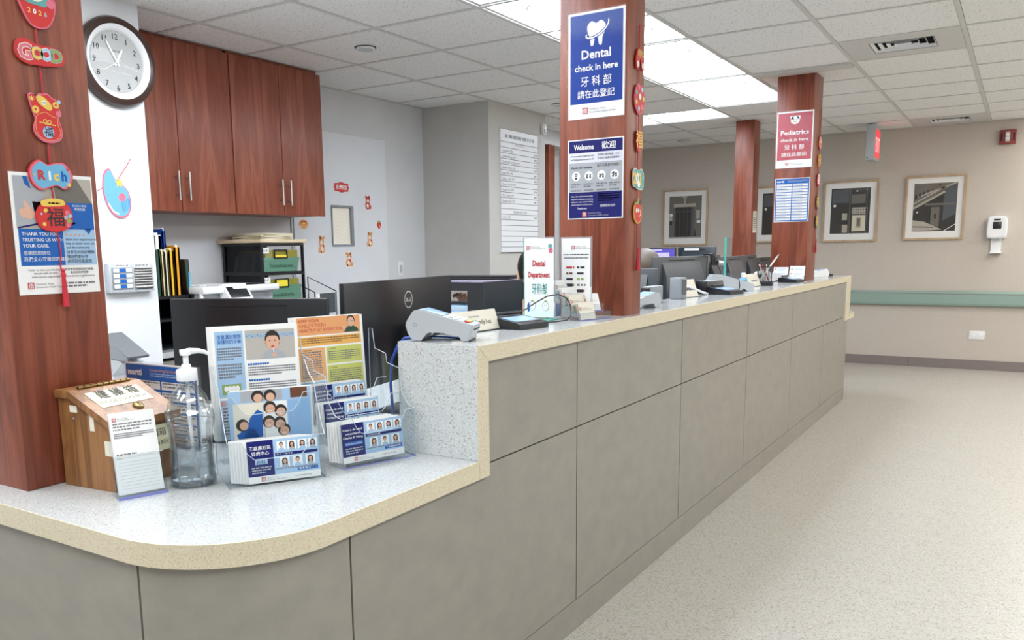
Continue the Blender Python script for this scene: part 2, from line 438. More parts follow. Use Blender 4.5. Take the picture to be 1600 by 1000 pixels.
def fixture(k, x, y, w_, d_):
    long_y = d_ > w_
    names = ['first', 'second', 'third', 'fourth', 'fifth']
    if k < 5: lb = 'lit ceiling light panel above the counter, %s of the row from the near end' % names[k]
    else: lb = 'lit ceiling light panel set crosswise beyond the long row'
    r = thing('ceiling_light', lb, 'light', (x+w_/2, y+d_/2, ZC+.01), 0, 'ceiling light panels')
    a, b = w_/2-.012, d_/2-.012
    MB().box(-a, a, -b, b, .03, .04, 'white').build('housing', r)
    MB().box(-a, a, -b, b, .012, .016, 'emit').build('diffuser', r)
    # two shallow round-ended baskets under the diffuser
    rr = min(w_, d_)*.30
    for q in (-1, 1):
        cx, cy = (0, q*d_*.25) if long_y else (q*w_*.25, 0)
        bk = MB(); bk.lathe([(rr, .012), (rr*.97, .002), (rr*.8, -.008), (rr*.5, -.014), (1e-6, -.016)], 'emit2', (cx, cy, 0), 28)
        bk.lathe([(rr, .011), (rr+.006, .008), (rr+.006, .004), (rr-.001, .003)], 'bar', (cx, cy, 0), 28, cap=False).build('basket', r)
    fr = MB(); e = .014
    for s_ in (-1, 1):
        fr.box(s_*a-e*(s_ > 0), s_*a+e*(s_ < 0), -b, b, -.004, .012, 'bar'); fr.box(-a, a, s_*b-e*(s_ > 0), s_*b+e*(s_ < 0), -.004, .012, 'bar')
    fr.build('frame', r)
M['emit2'] = mat('lamp_basket', '#ffffff', .5, 0, '#e4f0ff', LIGHT_STRENGTH*.93)
for k, f in enumerate(FIXT): fixture(k, *f)

def vent(i, j, lb):
    x, y = GX+SX*(i), GY+SY*j
    r = thing('ceiling_vent', lb, 'vent', (x+SX/2, y+SY/2, ZC))
    a, b = SX/2-.014, SY/2-.014
    pl = MB()
    for s_ in (-1, 1):
        pl.box(s_*a, s_*.17, -b, b, 0, .012, 'bar'); pl.box(-.17, .17, s_*b, s_*.155, 0, .012, 'bar')
    pl.build('plate', r)
    MB().box(-.17, .17, -.155, .155, .05, .06, 'dark').build('duct', r)
    for q, s_ in enumerate((.165, .125, .085, .045)):
        f = MB(); k = .155/.17
        for (c0, c1) in (((-s_, -s_*k), (s_, -s_*k)), ((s_, -s_*k), (s_, s_*k)), ((s_, s_*k), (-s_, s_*k)), ((-s_, s_*k), (-s_, -s_*k))):
            i0, i1 = [(c[0]*(1-.012/s_), c[1]*(1-.012/s_)) for c in (c0, c1)]
            f.face([(c0[0], c0[1], .004), (c1[0], c1[1], .004), (i1[0], i1[1], .018), (i0[0], i0[1], .018)], 'white')
            f.face([(i0[0], i0[1], .020), (i1[0], i1[1], .020), (c1[0], c1[1], .006), (c0[0], c0[1], .006)], 'white')
        f.build('louvre', r)
    MB().box(-.012, .012, -.012, .012, .02, .04, 'white').build('core', r)
vent(0, 2, 'square white louvred air vent nearer in the aisle ceiling')
vent(0, 8, 'square white louvred air vent by the far beige wall')
for q, (x, y, lb) in enumerate(((-3.245, 3.88, 'small round ceiling sensor above the wooden cabinets'), (-3.23, 6.26, 'small round ceiling sensor near the white directory wall'), (-3.22, 9.2, 'small round ceiling sensor close to the far wall'))):
    s_ = thing('ceiling_sensor', lb, 'sensor', (x, y, ZC))
    MB().lathe([(.055, .002), (.055, -.006), (.048, -.012)], 'white', n=28).build('cover', s_)
    MB().lathe([(.046, -.0121), (.046, -.013)], 'grey', n=24).build('lens', s_); MB().lathe([(.062, .001), (.062, -.002), (.0552, -.002)], 'dark', n=28, cap=False).build('shadow_ring', s_)  # dark ring paints the shadow around the disc

# ------------------------------------------------------------------ reception counter
PC = (-1.43, 1.21); L0 = 2.07                                # corner centre; the path starts at x = -1.43-L0
def path(s_, off=0):
    """point and outward normal along the counter front; off moves it inward"""
    R = .272-off
    if s_ <= L0: return (PC[0]-L0+s_, PC[1]-R, 0, -1)
    a = (s_-L0)/.272
    if a < PI/2:
        return (PC[0]+R*math.sin(a), PC[1]-R*math.cos(a), math.sin(a), -math.cos(a))
    return (PC[0]+R, PC[1]+(s_-L0-.272*PI/2), 1, 0)
S1 = L0+.272*PI/2
def s_of_y(y): return S1+y-PC[1]
def strip(mb, s0, s1, z0, z1, o0, o1, m):
    arc0, arc1 = L0, S1
    ss = [s0]+[s for s in [arc0+(arc1-arc0)*k/20 for k in range(21)] if s0+.002 < s < s1-.002]+[s1]
    vs = []
    for s_ in ss:
        a, b = path(s_, o0), path(s_, o1)
        vs += [(a[0], a[1], z0), (a[0], a[1], z1), (b[0], b[1], z1), (b[0], b[1], z0)]
    fs = []
    for i in range(len(ss)-1):
        p = i*4
        for k in range(4): fs.append((p+k, p+4+k, p+4+(k+1) % 4, p+(k+1) % 4))
    fs += [(0, 1, 2, 3), tuple(len(vs)-4+k for k in (3, 2, 1, 0))]
    return mb.add(vs, [f[::-1] for f in fs], m, False)
YE = 7.3
ct = thing('reception_counter', 'long grey laminate reception counter with panelled front and curved near end', 'counter', (-1.5, 1.5, 0))
bd = MB(); strip(bd, 0, s_of_y(YE-.01), 0.0, .657, .02, .14, 'dark'); [bd.box(-1.30, -1.178, a, b, .7085, .962, 'dark') for a, b in ((1.83, 2.808), (2.964, 6.158), (6.452, 7.09))]; bd.build('core', ct, True)
gp = .003
sj = [0, 1.03, L0+.026, s_of_y(1.28)]+[s_of_y(y) for y in (2.37, 3.35, 4.34, 5.345, 6.32, YE)]
for a, b in zip(sj, sj[1:]):
    m_ = MB()
    if b < s_of_y(1.9): strip(m_, a+gp, b-gp, .107, .659, 0, .018, 'panel')
    elif a < s_of_y(1.8):
        strip(m_, a+gp, s_of_y(1.823), .107, .659, 0, .018, 'panel'); strip(m_, s_of_y(1.823), b-gp, .107, .6865, 0, .018, 'panel')
    else: strip(m_, a+gp, b-gp, .107, .6865, 0, .018, 'panel')
    m_.build('panel', ct, True)
    k_ = MB(); strip(k_, a, b, .001, .1025, .002, .019, 'panel'); k_.build('kick_plate', ct, True)
for a, b in zip([1.8235, 2.37, 3.35, 4.34, 5.345], [2.37, 3.35, 4.34, 5.345, 7.10]):
    m_ = MB(); strip(m_, s_of_y(a)+gp, s_of_y(b)-gp, .691, .964, 0, .018, 'panel'); m_.build('panel', ct, True)
MB().box(-1.9, -1.16, YE-.012, YE, .001, .66, 'panel').build('end_panel', ct, True)
MB().box(-1.80, -1.24, YE, YE+.14, .001, .655, 'lightwood').build('return_panel', ct, True)

# lower worktop
wt = thing('lower_worktop', 'white speckled quartz lower worktop with rounded corner and beige edge', 'worktop', (-1.5, 1.5, .66))
def outline(off):
    R = .284-off; p = [(-3.49, PC[1]-R)]
    for k in range(25): a = PI/2*k/24; p.append((PC[0]+R*math.sin(a), PC[1]-R*math.cos(a)))
    return p
MB().prism(outline(.003)+[(-1.149, 1.80), (-1.20, 1.83), (-1.20, YE), (-1.78, YE), (-1.78, 3.5), (-2.4, 3.5), (-2.4, 2.0), (-3.49, 2.0)], .66, .708, 'quartz', 'z').build('slab', wt, True)
fe = MB(); st_ = [0]+[L0+(S1-L0)*k/24 for k in range(25)]+[s_of_y(1.775)]
strip(fe, 0, s_of_y(1.775), .6595, .7078, -.012, -.008, 'fascia'); fe.build('edge_strip', wt, True)
MB().prism([(-1.19, YE), (-1.146, YE+.02), (-1.146, YE+.24), (-1.16, YE+.29), (-1.20, YE+.32), (-1.9, YE+.32), (-1.9, YE)], .66, .708, 'quartz', 'z', 'fascia').build('end_shelf', wt, True)

# raised transaction top with waterfall ends
rt_top = thing('raised_counter_top', 'raised white quartz transaction top with beige edge strip and waterfall end', 'countertop', (-1.27, 4, .965))
sl = [(-1.150, 1.779), (-1.150, YE+.004), (-1.405, YE+.004)]
for a, b, x in ((6.45, 6.16, -1.261), (2.962, 2.81, -1.188)): sl += [(-1.405, b+(a-b)), (x, a), (x, b), (-1.405, b)]
MB().prism(sl+[(-1.405, 1.779)], .966, 1.01, 'quartz', 'z').build('slab', rt_top, True)
MB().box(-1.405, -1.150, 1.775, 1.823, .7085, 1.0095, 'quartz_end').build('waterfall_end', rt_top, True)
MB().box(-1.405, -1.150, 7.10, YE, .661, .966, 'quartz_end').build('far_end', rt_top, True)
q = 1.775
MB().prism([(q, 1.0095), (YE, 1.0095), (YE-.2+.0005, .9655), (q+.048, .9655)], -1.150, -1.145, 'fascia', 'x').build('edge_strip', rt_top, True)
MB().prism([(q, 1.0085), (q+.0475, .965), (q+.0475, .708), (q, .708)], -1.150, -1.145, 'fascia', 'x').build('edge_strip', rt_top, True)
MB().prism([(q, .7075), (q+.0475, .7075), (q+.0475, .66), (q, .66)], -1.150, -1.145, 'fascia', 'x').build('edge_strip', rt_top, True)
MB().prism([(7.10, .9648), (YE, 1.0085), (YE, .66), (7.10, .66)], -1.150, -1.145, 'fascia', 'x').build('edge_strip', rt_top, True)

# wooden columns standing on the counter
def column(x0, x1, y0, y1, z0, lb):
    c = thing('wood_column', lb, 'column', ((x0+x1)/2, (y0+y1)/2, z0))
    MB().box(x0, x1, y0, y1, z0, ZC, 'column', .0025).build('shaft', c, True)
    return c
column(-2.19, -1.912, 1.012, 1.252, .708, 'thick reddish wood column on the lower worktop beside the suggestion box')
column(-1.447, -1.188, 2.81, 2.962, .708, 'reddish wood column carrying the blue dental check-in poster')
column(-1.501, -1.261, 6.16, 6.45, .708, 'reddish wood column carrying the red pediatrics poster')
column(-2.335, -2.163, 8.1, 8.30, 0, 'thin reddish wood column behind the staff desks near the far wall')

# ------------------------------------------------------------------ back wall: cabinets, door, directory, switch
for y0, y1, lb in ((2.69, 3.443, 'reddish wood wall cabinet next to the white clock pillar'), (3.447, 4.203, 'reddish wood wall cabinet next to the white door')):
    c = thing('wall_cabinet', lb, 'cabinet', (XB, (y0+y1)/2, 1.49), 0, 'wooden cabinets on the back wall')
    ym = 3.065 if y0 < 3 else 3.833
    MB().box(XB, -3.924, y0, y1, 1.49, 2.385, 'cabinet').build('carcass', c, True)
    MB().box(XB, -3.93, y0+.004, y1-.015, 2.385, ZC, 'cabinet').build('top_filler', c, True)
    for a, b, hy in ((y0, ym, ym-.035), (ym, y1, ym+.035)):
        d = MB().box(-3.922, -3.903, a+.0025, b-.0025, 1.487, 2.384, 'cabinet', .0015).build('door', c, True)
        h = MB().tube([(-3.872, hy, 1.545), (-3.872, hy, 1.70)], .006, 'steel', 10)
        for z in (1.575, 1.67): h.tube([(-3.903, hy, z), (-3.872, hy, z)], .004, 'steel', 8)
        h.build('handle', d, True)

dr = tag(MB().box(XB, XB+.02, 4.215, 4.588, 0, 2.1, 'pillar').box(XB, XB+.02, 4.815, 5.23, 0, 2.1, 'pillar').box(XB, XB+.02, 4.588, 4.815, 0, 1.31, 'pillar').box(XB, XB+.02, 4.588, 4.815, 1.577, 2.1, 'pillar').build('door_1'), kind='structure')
wf = MB()
for a in ((4.59, 4.60, 1.295, 1.59), (4.803, 4.828, 1.295, 1.59)): wf.box(XB+.0, XB+.026, a[0], a[1], a[2], a[3], 'grey2')
for z in (1.295, 1.577): wf.box(XB, XB+.026, 4.60, 4.803, z, z+.014, 'grey2')
wf.build('window_frame', dr)
MB().box(XB+.004, XB+.008, 4.60, 4.803, 1.309, 1.577, mat('lit_pane_paint', '#fffdf4', .3)).build('pane', dr)  # near-white colour stands for the light behind the door window
wr = MB()
for k in range(-14, 22):
    for s_ in (1, -1):
        y0 = 4.60+k*.026; z0 = 1.309; pts = []
        for t in range(2):
            pass
        a0, b0 = max(0, 0), .268
        ya, yb = (y0, y0+.268) if s_ == 1 else (y0+.268, y0)
        # clip to the pane
        lo, hi = 4.602, 4.801
        def at(yv): return z0+(yv-ya)/(yb-ya)*.268
        y1_, y2_ = min(max(min(ya, yb), lo), hi), min(max(max(ya, yb), lo), hi)
        if y2_-y1_ < .004: continue
        p, q_ = (y1_, at(y1_)), (y2_, at(y2_)); t_ = .0009
        wr.face([(XB+.0085, p[0], p[1]-t_), (XB+.0085, q_[0], q_[1]-t_), (XB+.0085, q_[0], q_[1]+t_), (XB+.0085, p[0], p[1]+t_)], 'gold')
tag(wr.build('wire_mesh', dr), kind='stuff')
struct('trim_3', MB().box(XB, XB+.012, 4.215, 5.17, 2.102, 2.15, 'wall').box(XB, XB+.012, 4.2, 4.213, 0, 2.15, 'wall'))

def sticker(lb, y, z, w_, h, kind, k=0, sd=0):
    r = thing('wall_sticker', lb, 'sticker', (XB+.0205, y, z), PI/2, 'festive stickers on the white door')
    R = random.Random(sd)
    b = MB(); P = Print(-.001, .0002)
    if kind == 'banner':
        pts = []
        for i in range(40):
            a = 2*PI*i/40; rr = 1+.07*math.cos(8*a); pts.append((w_/2*rr*max(-1, min(1, 1.25*math.cos(a))), h/2*rr*math.sin(a)))
        b.prism(pts, -.001, 0, 'red'); P.t('新年快樂', 0, -h*.22, h*.42, 'paper', w_*.75, 'c', .006); P.disc(0, h*.1, h*.16, 'paper', 4)
    elif kind == 'bowl':
        b.prism([(w_/2*math.cos(a), h/2*math.sin(a)*(.8 if math.sin(a) > 0 else 1)) for a in [2*PI*i/24 for i in range(24)]], -.001, 0, 'orange')
        P.disc(0, h*.1, w_*.34, 'inkred', 1, 16, h*.2); P.disc(0, h*.06, w_*.27, 'gold', 2, 14, h*.12); P.ring(0, -h*.1, w_*.3, w_*.36, 'offwhite', 2, 16, PI, 2*PI)
    elif kind == 'berry':
        b.prism([(0, -h/2), (w_*.42, -h*.05), (w_*.4, h*.3), (0, h*.42), (-w_*.4, h*.3), (-w_*.42, -h*.05)], -.001, 0, 'paper')
        P.poly([(0, -h*.42), (w_*.34, -h*.02), (w_*.3, h*.25), (0, h*.32), (-w_*.3, h*.25), (-w_*.34, -h*.02)], 'red', 1)
        P.poly([(-w_*.3, h*.26), (0, h*.18), (w_*.3, h*.26), (w_*.1, h*.42), (-w_*.1, h*.42)], 'palegreen', 2); P.disc(w_*.1, -h*.05, w_*.1, 'orange', 2, 8)
    else:                                                       # little foxes and horses: body, head, ears, tail
        c = {'fox': 'orange', 'pony': 'inkred', 'cub': 'orange'}[kind]
        parts = [((0, -h*.18), w_*.34, h*.28), ((w_*.06*(1 if sd % 2 else -1), h*.2), w_*.30, h*.24), ((w_*.32*(1 if sd % 2 else -1), -h*.28), w_*.16, h*.16), ((-w_*.2, h*.4), w_*.12, h*.1), ((w_*.22, h*.4), w_*.12, h*.1)]
        for (p, a, q_) in parts: b.prism([(p[0]+1.18*a*math.cos(2*PI*i/14), p[1]+1.18*q_*math.sin(2*PI*i/14)) for i in range(14)], -.0006-.00005*a, 0, 'paper')
        for i, (p, a, q_) in enumerate(parts): P.disc(p[0], p[1], a, c, 1+(i > 0), 14, q_)
        hx = w_*.06*(1 if sd % 2 else -1)
        P.disc(hx, h*.14, w_*.17, 'offwhite', 3, 12, h*.12); P.disc(0, -h*.2, w_*.17, 'offwhite', 3, 12, h*.16)
        for e in (-1, 1): P.disc(hx+e*w_*.12, h*.22, w_*.035, 'ink', 4, 8)
        P.disc(w_*.14, -h*.05, w_*.1, 'red', 4, 10); P.disc(-w_*.15, -h*.34, w_*.09, 'brownink', 4, 8)
    b.build('card', r); P.build('print', r)
M['brownink'] = mat('brown_ink', '#6b3f28', .5)
sticker('oval red banner sticker above the door window', 4.71, 1.72, .155, .07, 'banner')
sticker('square reddish animal sticker upper right of the door window', 4.998, 1.62, .085, .11, 'pony', sd=1)
sticker('round orange bowl sticker beside the wooden cabinet', 4.306, 1.45, .09, .075, 'bowl')
sticker('standing orange animal sticker lower left of the door window', 4.482, 1.305, .085, .135, 'fox', sd=2)
sticker('leaning red and orange animal sticker below the door window', 4.76, 1.196, .10, .115, 'cub', sd=3)
sticker('small white and orange animal sticker right of the door window', 5.015, 1.345, .085, .12, 'cub', sd=4)
sticker('red berry sticker farthest to the side on the white door', 5.126, 1.455, .08, .085, 'berry')

sw = thing('light_switch', 'white light switch plate on the wall between door and corner', 'switch', (XB, 5.405, 1.113), PI/2)
MB().box(-.036, .036, -.007, 0, -.058, .058, 'white', .003).build('plate', sw); MB().box(-.014, .014, -.012, -.006, -.03, .03, 'grey', .002).build('rocker', sw)

db, P = sheet('directory_board', 'tall white staff directory board with ruled rows on the wall', 'board', (XJ, 6.22, 1.23), PI/2, .63, .985, 'white', .012)
P.words(-.24, .915, .24, .945, 1, 'inklight', 3, .9, last=1)
rows = ['Loretta Au, MD', 'Carolyn Cheng, MD', 'Chunyang Tony Chen, MD', 'Kathleen Pham, MD', 'Jenyun Wu, MD', 'Jackie L. Shih, MD', 'Vanessa Kumar, MD', 'Angela Tran, MD', 'Mei F. Hsing, DO', 'Penelope Hsu, MD']
P.t('PEDIATRICS', 0, .862, .02, 'inklight', .16); n_ = 21
for k in range(n_):
    z = .885-k*.0442
    P.rect(-.312, z-.0022, .312, z+.0022, 'inkgrey', 1)
    if 1 <= k <= 10:
        P.t(rows[k-1], -.29, z-.034, .019, 'inkgrey', a='l'); 
        if k != 7: P.words(.24, z-.034, .29, z-.016, 1, 'inklight', k, .9, last=1)
    if k == 12: P.t('PRIMARY EYE CARE', 0, z-.034, .019, 'inkgrey', .22)
    if k == 13: P.t('Jade Li, OD', -.29, z-.034, .019, 'inkgrey', a='l'); P.words(.24, z-.034, .29, z-.016, 1, 'inklight', k, .9, last=1)
for x in (-.313, .313): P.rect(x-.0025, 0, x+.0025, .985, 'grey2', 1)
for z in (.001, .984): P.rect(-.315, z-.0015, .315, z+.0015, 'grey2', 1)
P.build('lettering', db)
ws = thing('wall_sensor', 'tiny clear sensor high on the white directory wall edge', 'sensor', (XJ, 6.63, 2.28), PI/2)
MB().box(-.03, .03, -.03, 0, -.045, .045, 'white', .008).build('body', ws); MB().box(-.018, .018, -.033, -.029, -.03, .0, 'grey', .001).build('lens', ws)

# ------------------------------------------------------------------ on the white pillar: clock, intercom, hanging charm
ck = thing('wall_clock', 'round wall clock with dark wood rim on the white pillar', 'clock', (XP, 2.472, 2.125), PI/2)
MB().lathe([(.196, 0), (.199, .022), (.19, .038), (.17, .044), (.164, .04), (.162, .018)], M['clockrim'] if 'clockrim' in M else mat('clock_rim', '#3a2620', .3), n=64, ax='y', cap=False).build('rim', ck)
MB().lathe([(.165, .012), (.164, .036), (.15, .032), (.138, .022), (.136, .012)], 'white', n=64, ax='y', cap=False).build('bezel', ck)
MB().lathe([(.138, .002), (.138, .014)], mat('clock_face', '#b6b8b8', .5), n=48, ax='y').build('dial', ck)
P = Print(-.0145)
for k in range(1, 13):
    a = PI/2-k*PI/6; P.t(str(k), .112*math.cos(a), .112*math.sin(a)-.0125, .025, 'ink', bold=.008)
for k in range(60):
    a = k*PI/30; r0 = .129 if k % 5 else .126; P.line([(r0*math.cos(a), r0*math.sin(a)), (.133*math.cos(a), .133*math.sin(a))], .0012, 'ink')
P.words(-.022, .043, .022, .051, 1, 'inkgrey', 2, .9, last=1)
P.build('numerals', ck)
hd = MB()
def hand(ang, L, wd, y, m):
    d = Vector((math.sin(ang), math.cos(ang))); n_ = Vector((d.y, -d.x))
    pts = [(-d*.02-n_*wd)[:], (-d*.02+n_*wd)[:], (d*L*.75+n_*wd)[:], (d*L)[:], (d*L*.75-n_*wd)[:]]
    MB().prism(pts, -y-.001, -y, m).build('hand', ck)
hand(math.radians(330), .112, .0045, .019, 'paper'); hand(math.radians(28), .072, .0055, .017, 'paper'); hand(math.radians(238), .105, .0012, .021, 'paper')
MB().lathe([(.007, .014), (.007, .024), (.003, .026)], 'white', n=16, ax='y').build('hub', ck)
MB().lathe([(.137, .029), (.09, .038), (.045, .0425), (1e-6, .044)], clear('clock_lens', '#ffffff', .025, .02), n=48, ax='y', cap=False).build('lens', ck)

ic = thing('intercom_panel', 'silver grey intercom panel with labelled buttons on the white pillar', 'intercom', (XP, 2.452, 1.147), PI/2)
MB().box(-.12, .12, -.035, 0, -.068, .068, 'grey', .004).build('housing', ic)
MB().box(-.105, .002, -.038, -.034, -.052, .048, 'grey2', .001).build('button_field', ic)
for k in range(4):
    z = .026-k*.0245
    for x in (-.098, -.032): MB().box(x, x+.03, -.041, -.036, z, z+.018, 'white', .002).build('button', ic)
    MB().box(-.066, -.034, -.039, -.036, z+.001, z+.017, 'mblue').build('indicator', ic)
for k in range(7): MB().box(.012, .108, -.0395, -.034, .04-k*.0125, .048-k*.0125, 'steel', .001).build('speaker_slat', ic)
MB().box(.012, .108, -.039, -.034, -.054, -.04, 'steel', .001).build('lower_plate', ic)
P = Print(-.0352); P.rect(-.085, .052, -.01, .063, 'paper', 1); P.rect(.015, .052, .095, .063, 'paper', 1); P.words(-.08, .054, -.015, .061, 1, 'inkgrey', 4, .8, last=1); P.words(.02, .054, .09, .061, 1, 'inkgrey', 5, .8, last=1); P.build('lettering', ic)

def blob(pts, n=48):
    """closed smooth outline through control points"""
    out = []; N = len(pts)
    for i in range(N):
        p0, p1, p2, p3 = pts[i-1], pts[i], pts[(i+1) % N], pts[(i+2) % N]
        for k in range(max(2, n//N)):
            t = k/max(2, n//N)
            out.append(tuple(.5*((2*p1[j])+(-p0[j]+p2[j])*t+(2*p0[j]-5*p1[j]+4*p2[j]-p3[j])*t*t+(-p0[j]+3*p1[j]-3*p2[j]+p3[j])*t**3) for j in (0, 1)))
    return out
def grow(pts, k):
    cx = sum(p[0] for p in pts)/len(pts); cz = sum(p[1] for p in pts)/len(pts)
    return [(cx+(p[0]-cx)*k, cz+(p[1]-cz)*k) for p in pts]
def star(x, z, r, n=6, k=.45, a0=PI/2):
    return [(x+(r if i % 2 == 0 else r*k)*math.cos(a0+PI*i/n), z+(r if i % 2 == 0 else r*k)*math.sin(a0+PI*i/n)) for i in range(2*n)]
ch = thing('hanging_charm', 'pale blue pear shaped card charm hung by red string on the white pillar', 'charm', (XP, 2.43, 1.53), PI/2)
b_ = blob([(-.055, .105), (-.03, .115), (-.005, .07), (.05, .03), (.068, -.03), (.05, -.09), (.0, -.105), (-.045, -.07), (-.07, 0), (-.07, .06)])
MB().prism(b_, -.006, -.002, 'pink').build('card', ch)
P = Print(-.006); P.poly(grow(b_, .93), 'cyan', 1); P.disc(.022, -.01, .019, 'pink', 2); P.line([(-.052, -.04), (-.03, -.075), (0, -.088)], .007, 'paper', 2)
P.poly(star(.012, .055, .024, 5, .5), 'gold', 3)
for i in range(6):
    for j in range(5): P.disc(.02+i*.008, -.035-j*.01+i*.004, .0025, 'mblue', 2, 6)
P.build('print', ch)
MB().tube([(.0, -.004, .06), (.03, -.006, .10), (.06, -.004, .135), (.085, -.002, .17)], .0015, 'redcord', 6).build('string', ch)
MB().tube([(-.07, -.004, .03), (-.10, -.004, .015)], .0012, 'redcord', 6).build('string', ch)
MB().ball((.085, -.003, .172), .006, 'acrylic', 8).build('hook', ch)

# ------------------------------------------------------------------ posters on the columns
R90 = PI/2
def portrait_hand(P, x, z, s_, flip=1):
    f = lambda a, b: (x+flip*a*s_, z+b*s_)
    P.poly([f(-.2, -.4), f(.5, -.6), f(.9, -.35), f(1.3, -.3), f(1.2, -.1), f(.8, -.05), f(.55, .25), f(.25, .75), f(.05, .6), f(.15, .2), f(-.3, .1)], 'skinprint', 3)
p1, P = sheet('thank_you_poster', 'laminated thank you poster with blue and white text on the thick column', 'poster', (-1.9105, 1.137, 1.164), R90, .2, .276, 'paper')
P.rect(-.092, .15, .097, .268, 'sepia3', 1)
P.poly([(-.092, .15), (-.092, .268), (-.045, .268), (-.02, .225), (-.03, .19), (-.05, .16)], 'inklight', 2)
P.poly([(.0, .268), (.06, .268), (.097, .21), (.097, .15), (.03, .15), (.01, .19)], 'sepia2', 2); P.poly([(-.06, .268), (-.052, .24), (-.066, .25), (-.07, .268)], 'mblue', 3)
P.poly([(-.052, .212), (.0, .21), (.012, .172), (-.045, .165)], 'sepia1', 2)
portrait_hand(P, -.075, .19, .032); portrait_hand(P, .0, .205, .026, -1)
P.line([(-.09, .152), (-.04, .162), (.01, .156), (.05, .165)], .004, 'navy', 3)
P.rect(-.09, .066, .016, .15, 'mblue', 1); P.rect(.016, .066, .097, .15, 'sky', 1); P.rect(.03, .15, .097, .212, 'mblue', 3); P.poly([(.07, .152), (.09, .152), (.082, .138)], 'mblue', 3)
P.t('SCAN HERE', .063, .203, .005, 'paper', a='c', l=4); P.t('掃描此處', .063, .195, .005, 'paper', a='c', l=4)
for k in range(5): P.poly(star(.024+k*.011, .137, .0035, 5), 'orange', 3)
for k, s_ in enumerate(('THANK YOU FOR', 'TRUSTING US WITH', 'YOUR CARE.')): P.t(s_, -.083, .135-k*.0135, .0078, 'paper', a='l', bold=.01)
P.t('感謝您的信任', -.083, .091, .0078, 'paper', a='l'); P.t('我們全心守護您的健康', -.083, .077, .0078, 'paper', a='l')
for k, s_ in enumerate(('Share your experience to', 'help us better serve you', 'and the community.')): P.t(s_, .021, .124-k*.0095, .0055, 'ink', a='l', bold=.006)
for k, s_ in enumerate(('分享您的就診體驗', '讓我們更好地', '為您和社區服務')): P.t(s_, .021, .093-k*.0105, .0065, 'ink', a='l')
for k, s_ in enumerate(('Prefer to share your feedback', 'directly with us? Visit', 'www.cbwchc.org/contact')): P.t(s_, -.035, .054-k*.0078, .0048, 'ink')
for k, s_ in enumerate(('若您希望直接與我們聯繫，', '歡迎與我們聯繫：', 'www.cbwchc.org/zh/contact')): P.t(s_, .05, .054-k*.0078, .0048, 'ink')
P.logo(-.08, .013, .015); P.words(.01, .012, .09, .026, 2, 'inkgrey', 8, .6)
P.build('print', p1)
MB().box(-.11, .11, -.0042, -.0038, -.008, .284, 'lam').build('laminate', p1)

p2, P = sheet('dental_poster', 'blue dental check in here poster with tooth emblem', 'poster', (-1.3045, 2.8095, 1.708), 0, .216, .36, 'paper')
P.rect(-.1, .052, .1, .352, 'blue', 1)
tooth = blob([(0, .318), (.018, .326), (.034, .312), (.033, .29), (.024, .27), (.021, .246), (.011, .246), (.006, .268), (0, .273), (-.006, .268), (-.011, .246), (-.021, .246), (-.024, .27), (-.033, .29), (-.034, .312), (-.018, .326)], 80)
P.poly(tooth, 'paper', 2)
P.line([(.04+.0*k, .0) for k in range(1)], .001, 'paper')
for wd, mm, ll in ((.0105, 'blue', 3), (.005, 'paper', 4)): P.line([(.046, .325), (.047, .314), (.036, .297), (.015, .281), (-.012, .271), (-.032, .271), (-.04, .277), (-.036, .284)], wd, mm, ll)
P.t('Dental', 0, .203, .03, 'paper', .112, 'c', .022); P.t('check in here', 0, .163, .0215, 'paper', .165, 'c', .022)
P.t('牙 科 部', 0, .113, .026, 'paper', .118, 'c', .008); P.t('請在此登記', 0, .072, .0215, 'paper', .142, 'c', .006)
P.logo(-.052, .016, .022); P.build('print', p2)
MB().box(-.112, .112, -.0052, -.0048, -.004, .364, 'lam').build('laminate', p2)

p3, P = sheet('welcome_poster', 'navy and grey Welcome poster listing what staff do not tolerate', 'poster', (-1.305, 2.8095, 1.357), 0, .217, .28, 'paper')
H = .272; Z = lambda t: .276-t*H
P.rect(-.104, Z(1), .104, Z(0), 'inklight', 1); P.rect(-.104, Z(.155), .104, Z(0), 'navy', 2); P.rect(-.104, Z(1), .104, Z(.665), 'navy', 2); P.rect(-.104, Z(.285), .104, Z(.155), mat('poster_pale', '#d9dce6', .5), 2)
P.t('Welcome', -.045, Z(.115), .0185, 'paper', .078, 'c', .02); P.t('歡迎', .052, Z(.115), .02, 'paper', a='c', bold=.006)
for k, s_ in enumerate(('We promote a respectful, safe,', 'and healing environment for all.')): P.t(s_, -.05, Z(.205+k*.045), .0062, 'ink', .09, bold=.01)
for k, s_ in enumerate(('我們致力維持尊重、安全、', '促進身心健康的就醫環境。')): P.t(s_, .052, Z(.205+k*.045), .0062, 'ink', .085)
P.t('We do NOT tolerate:', -.053, Z(.36), .0085, 'ink', .085, bold=.015); P.t('以下行為恕不接受:', .05, Z(.345), .0088, 'ink', .085)
for k in range(4):
    x = -.075+k*.05; P.disc(x, Z(.455), .0165, 'paper', 2, 20)
    z = Z(.455)
    if k == 0: P.disc(x, z+.005, .006, 'ink', 3, 12); P.rect(x-.004, z-.011, x+.004, z-.004, 'ink', 3); P.disc(x, z+.005, .003, 'paper', 4, 8, .0015)
    else:
        for e in (-1, 1): P.disc(x+e*.006, z+.003, .0032, 'ink', 3, 10); P.rect(x+e*.006-.003, z-.009, x+e*.006+.003, z-.001, 'ink', 3)
        if k >= 2: P.line([(x-.006, z-.003), (x+.006, z+.004)], .003, 'ink', 3)
        if k == 3: P.poly([(x-.012, z+.004), (x-.003, z+.011), (x+.001, z+.004)], 'ink', 4)
    P.words(x-.02, Z(.61), x+.02, Z(.55), 2, 'inkgrey', k+3, .6); P.words(x-.018, Z(.655), x+.018, Z(.63), 1, 'inkgrey', k, .8, cjk=True, last=1)
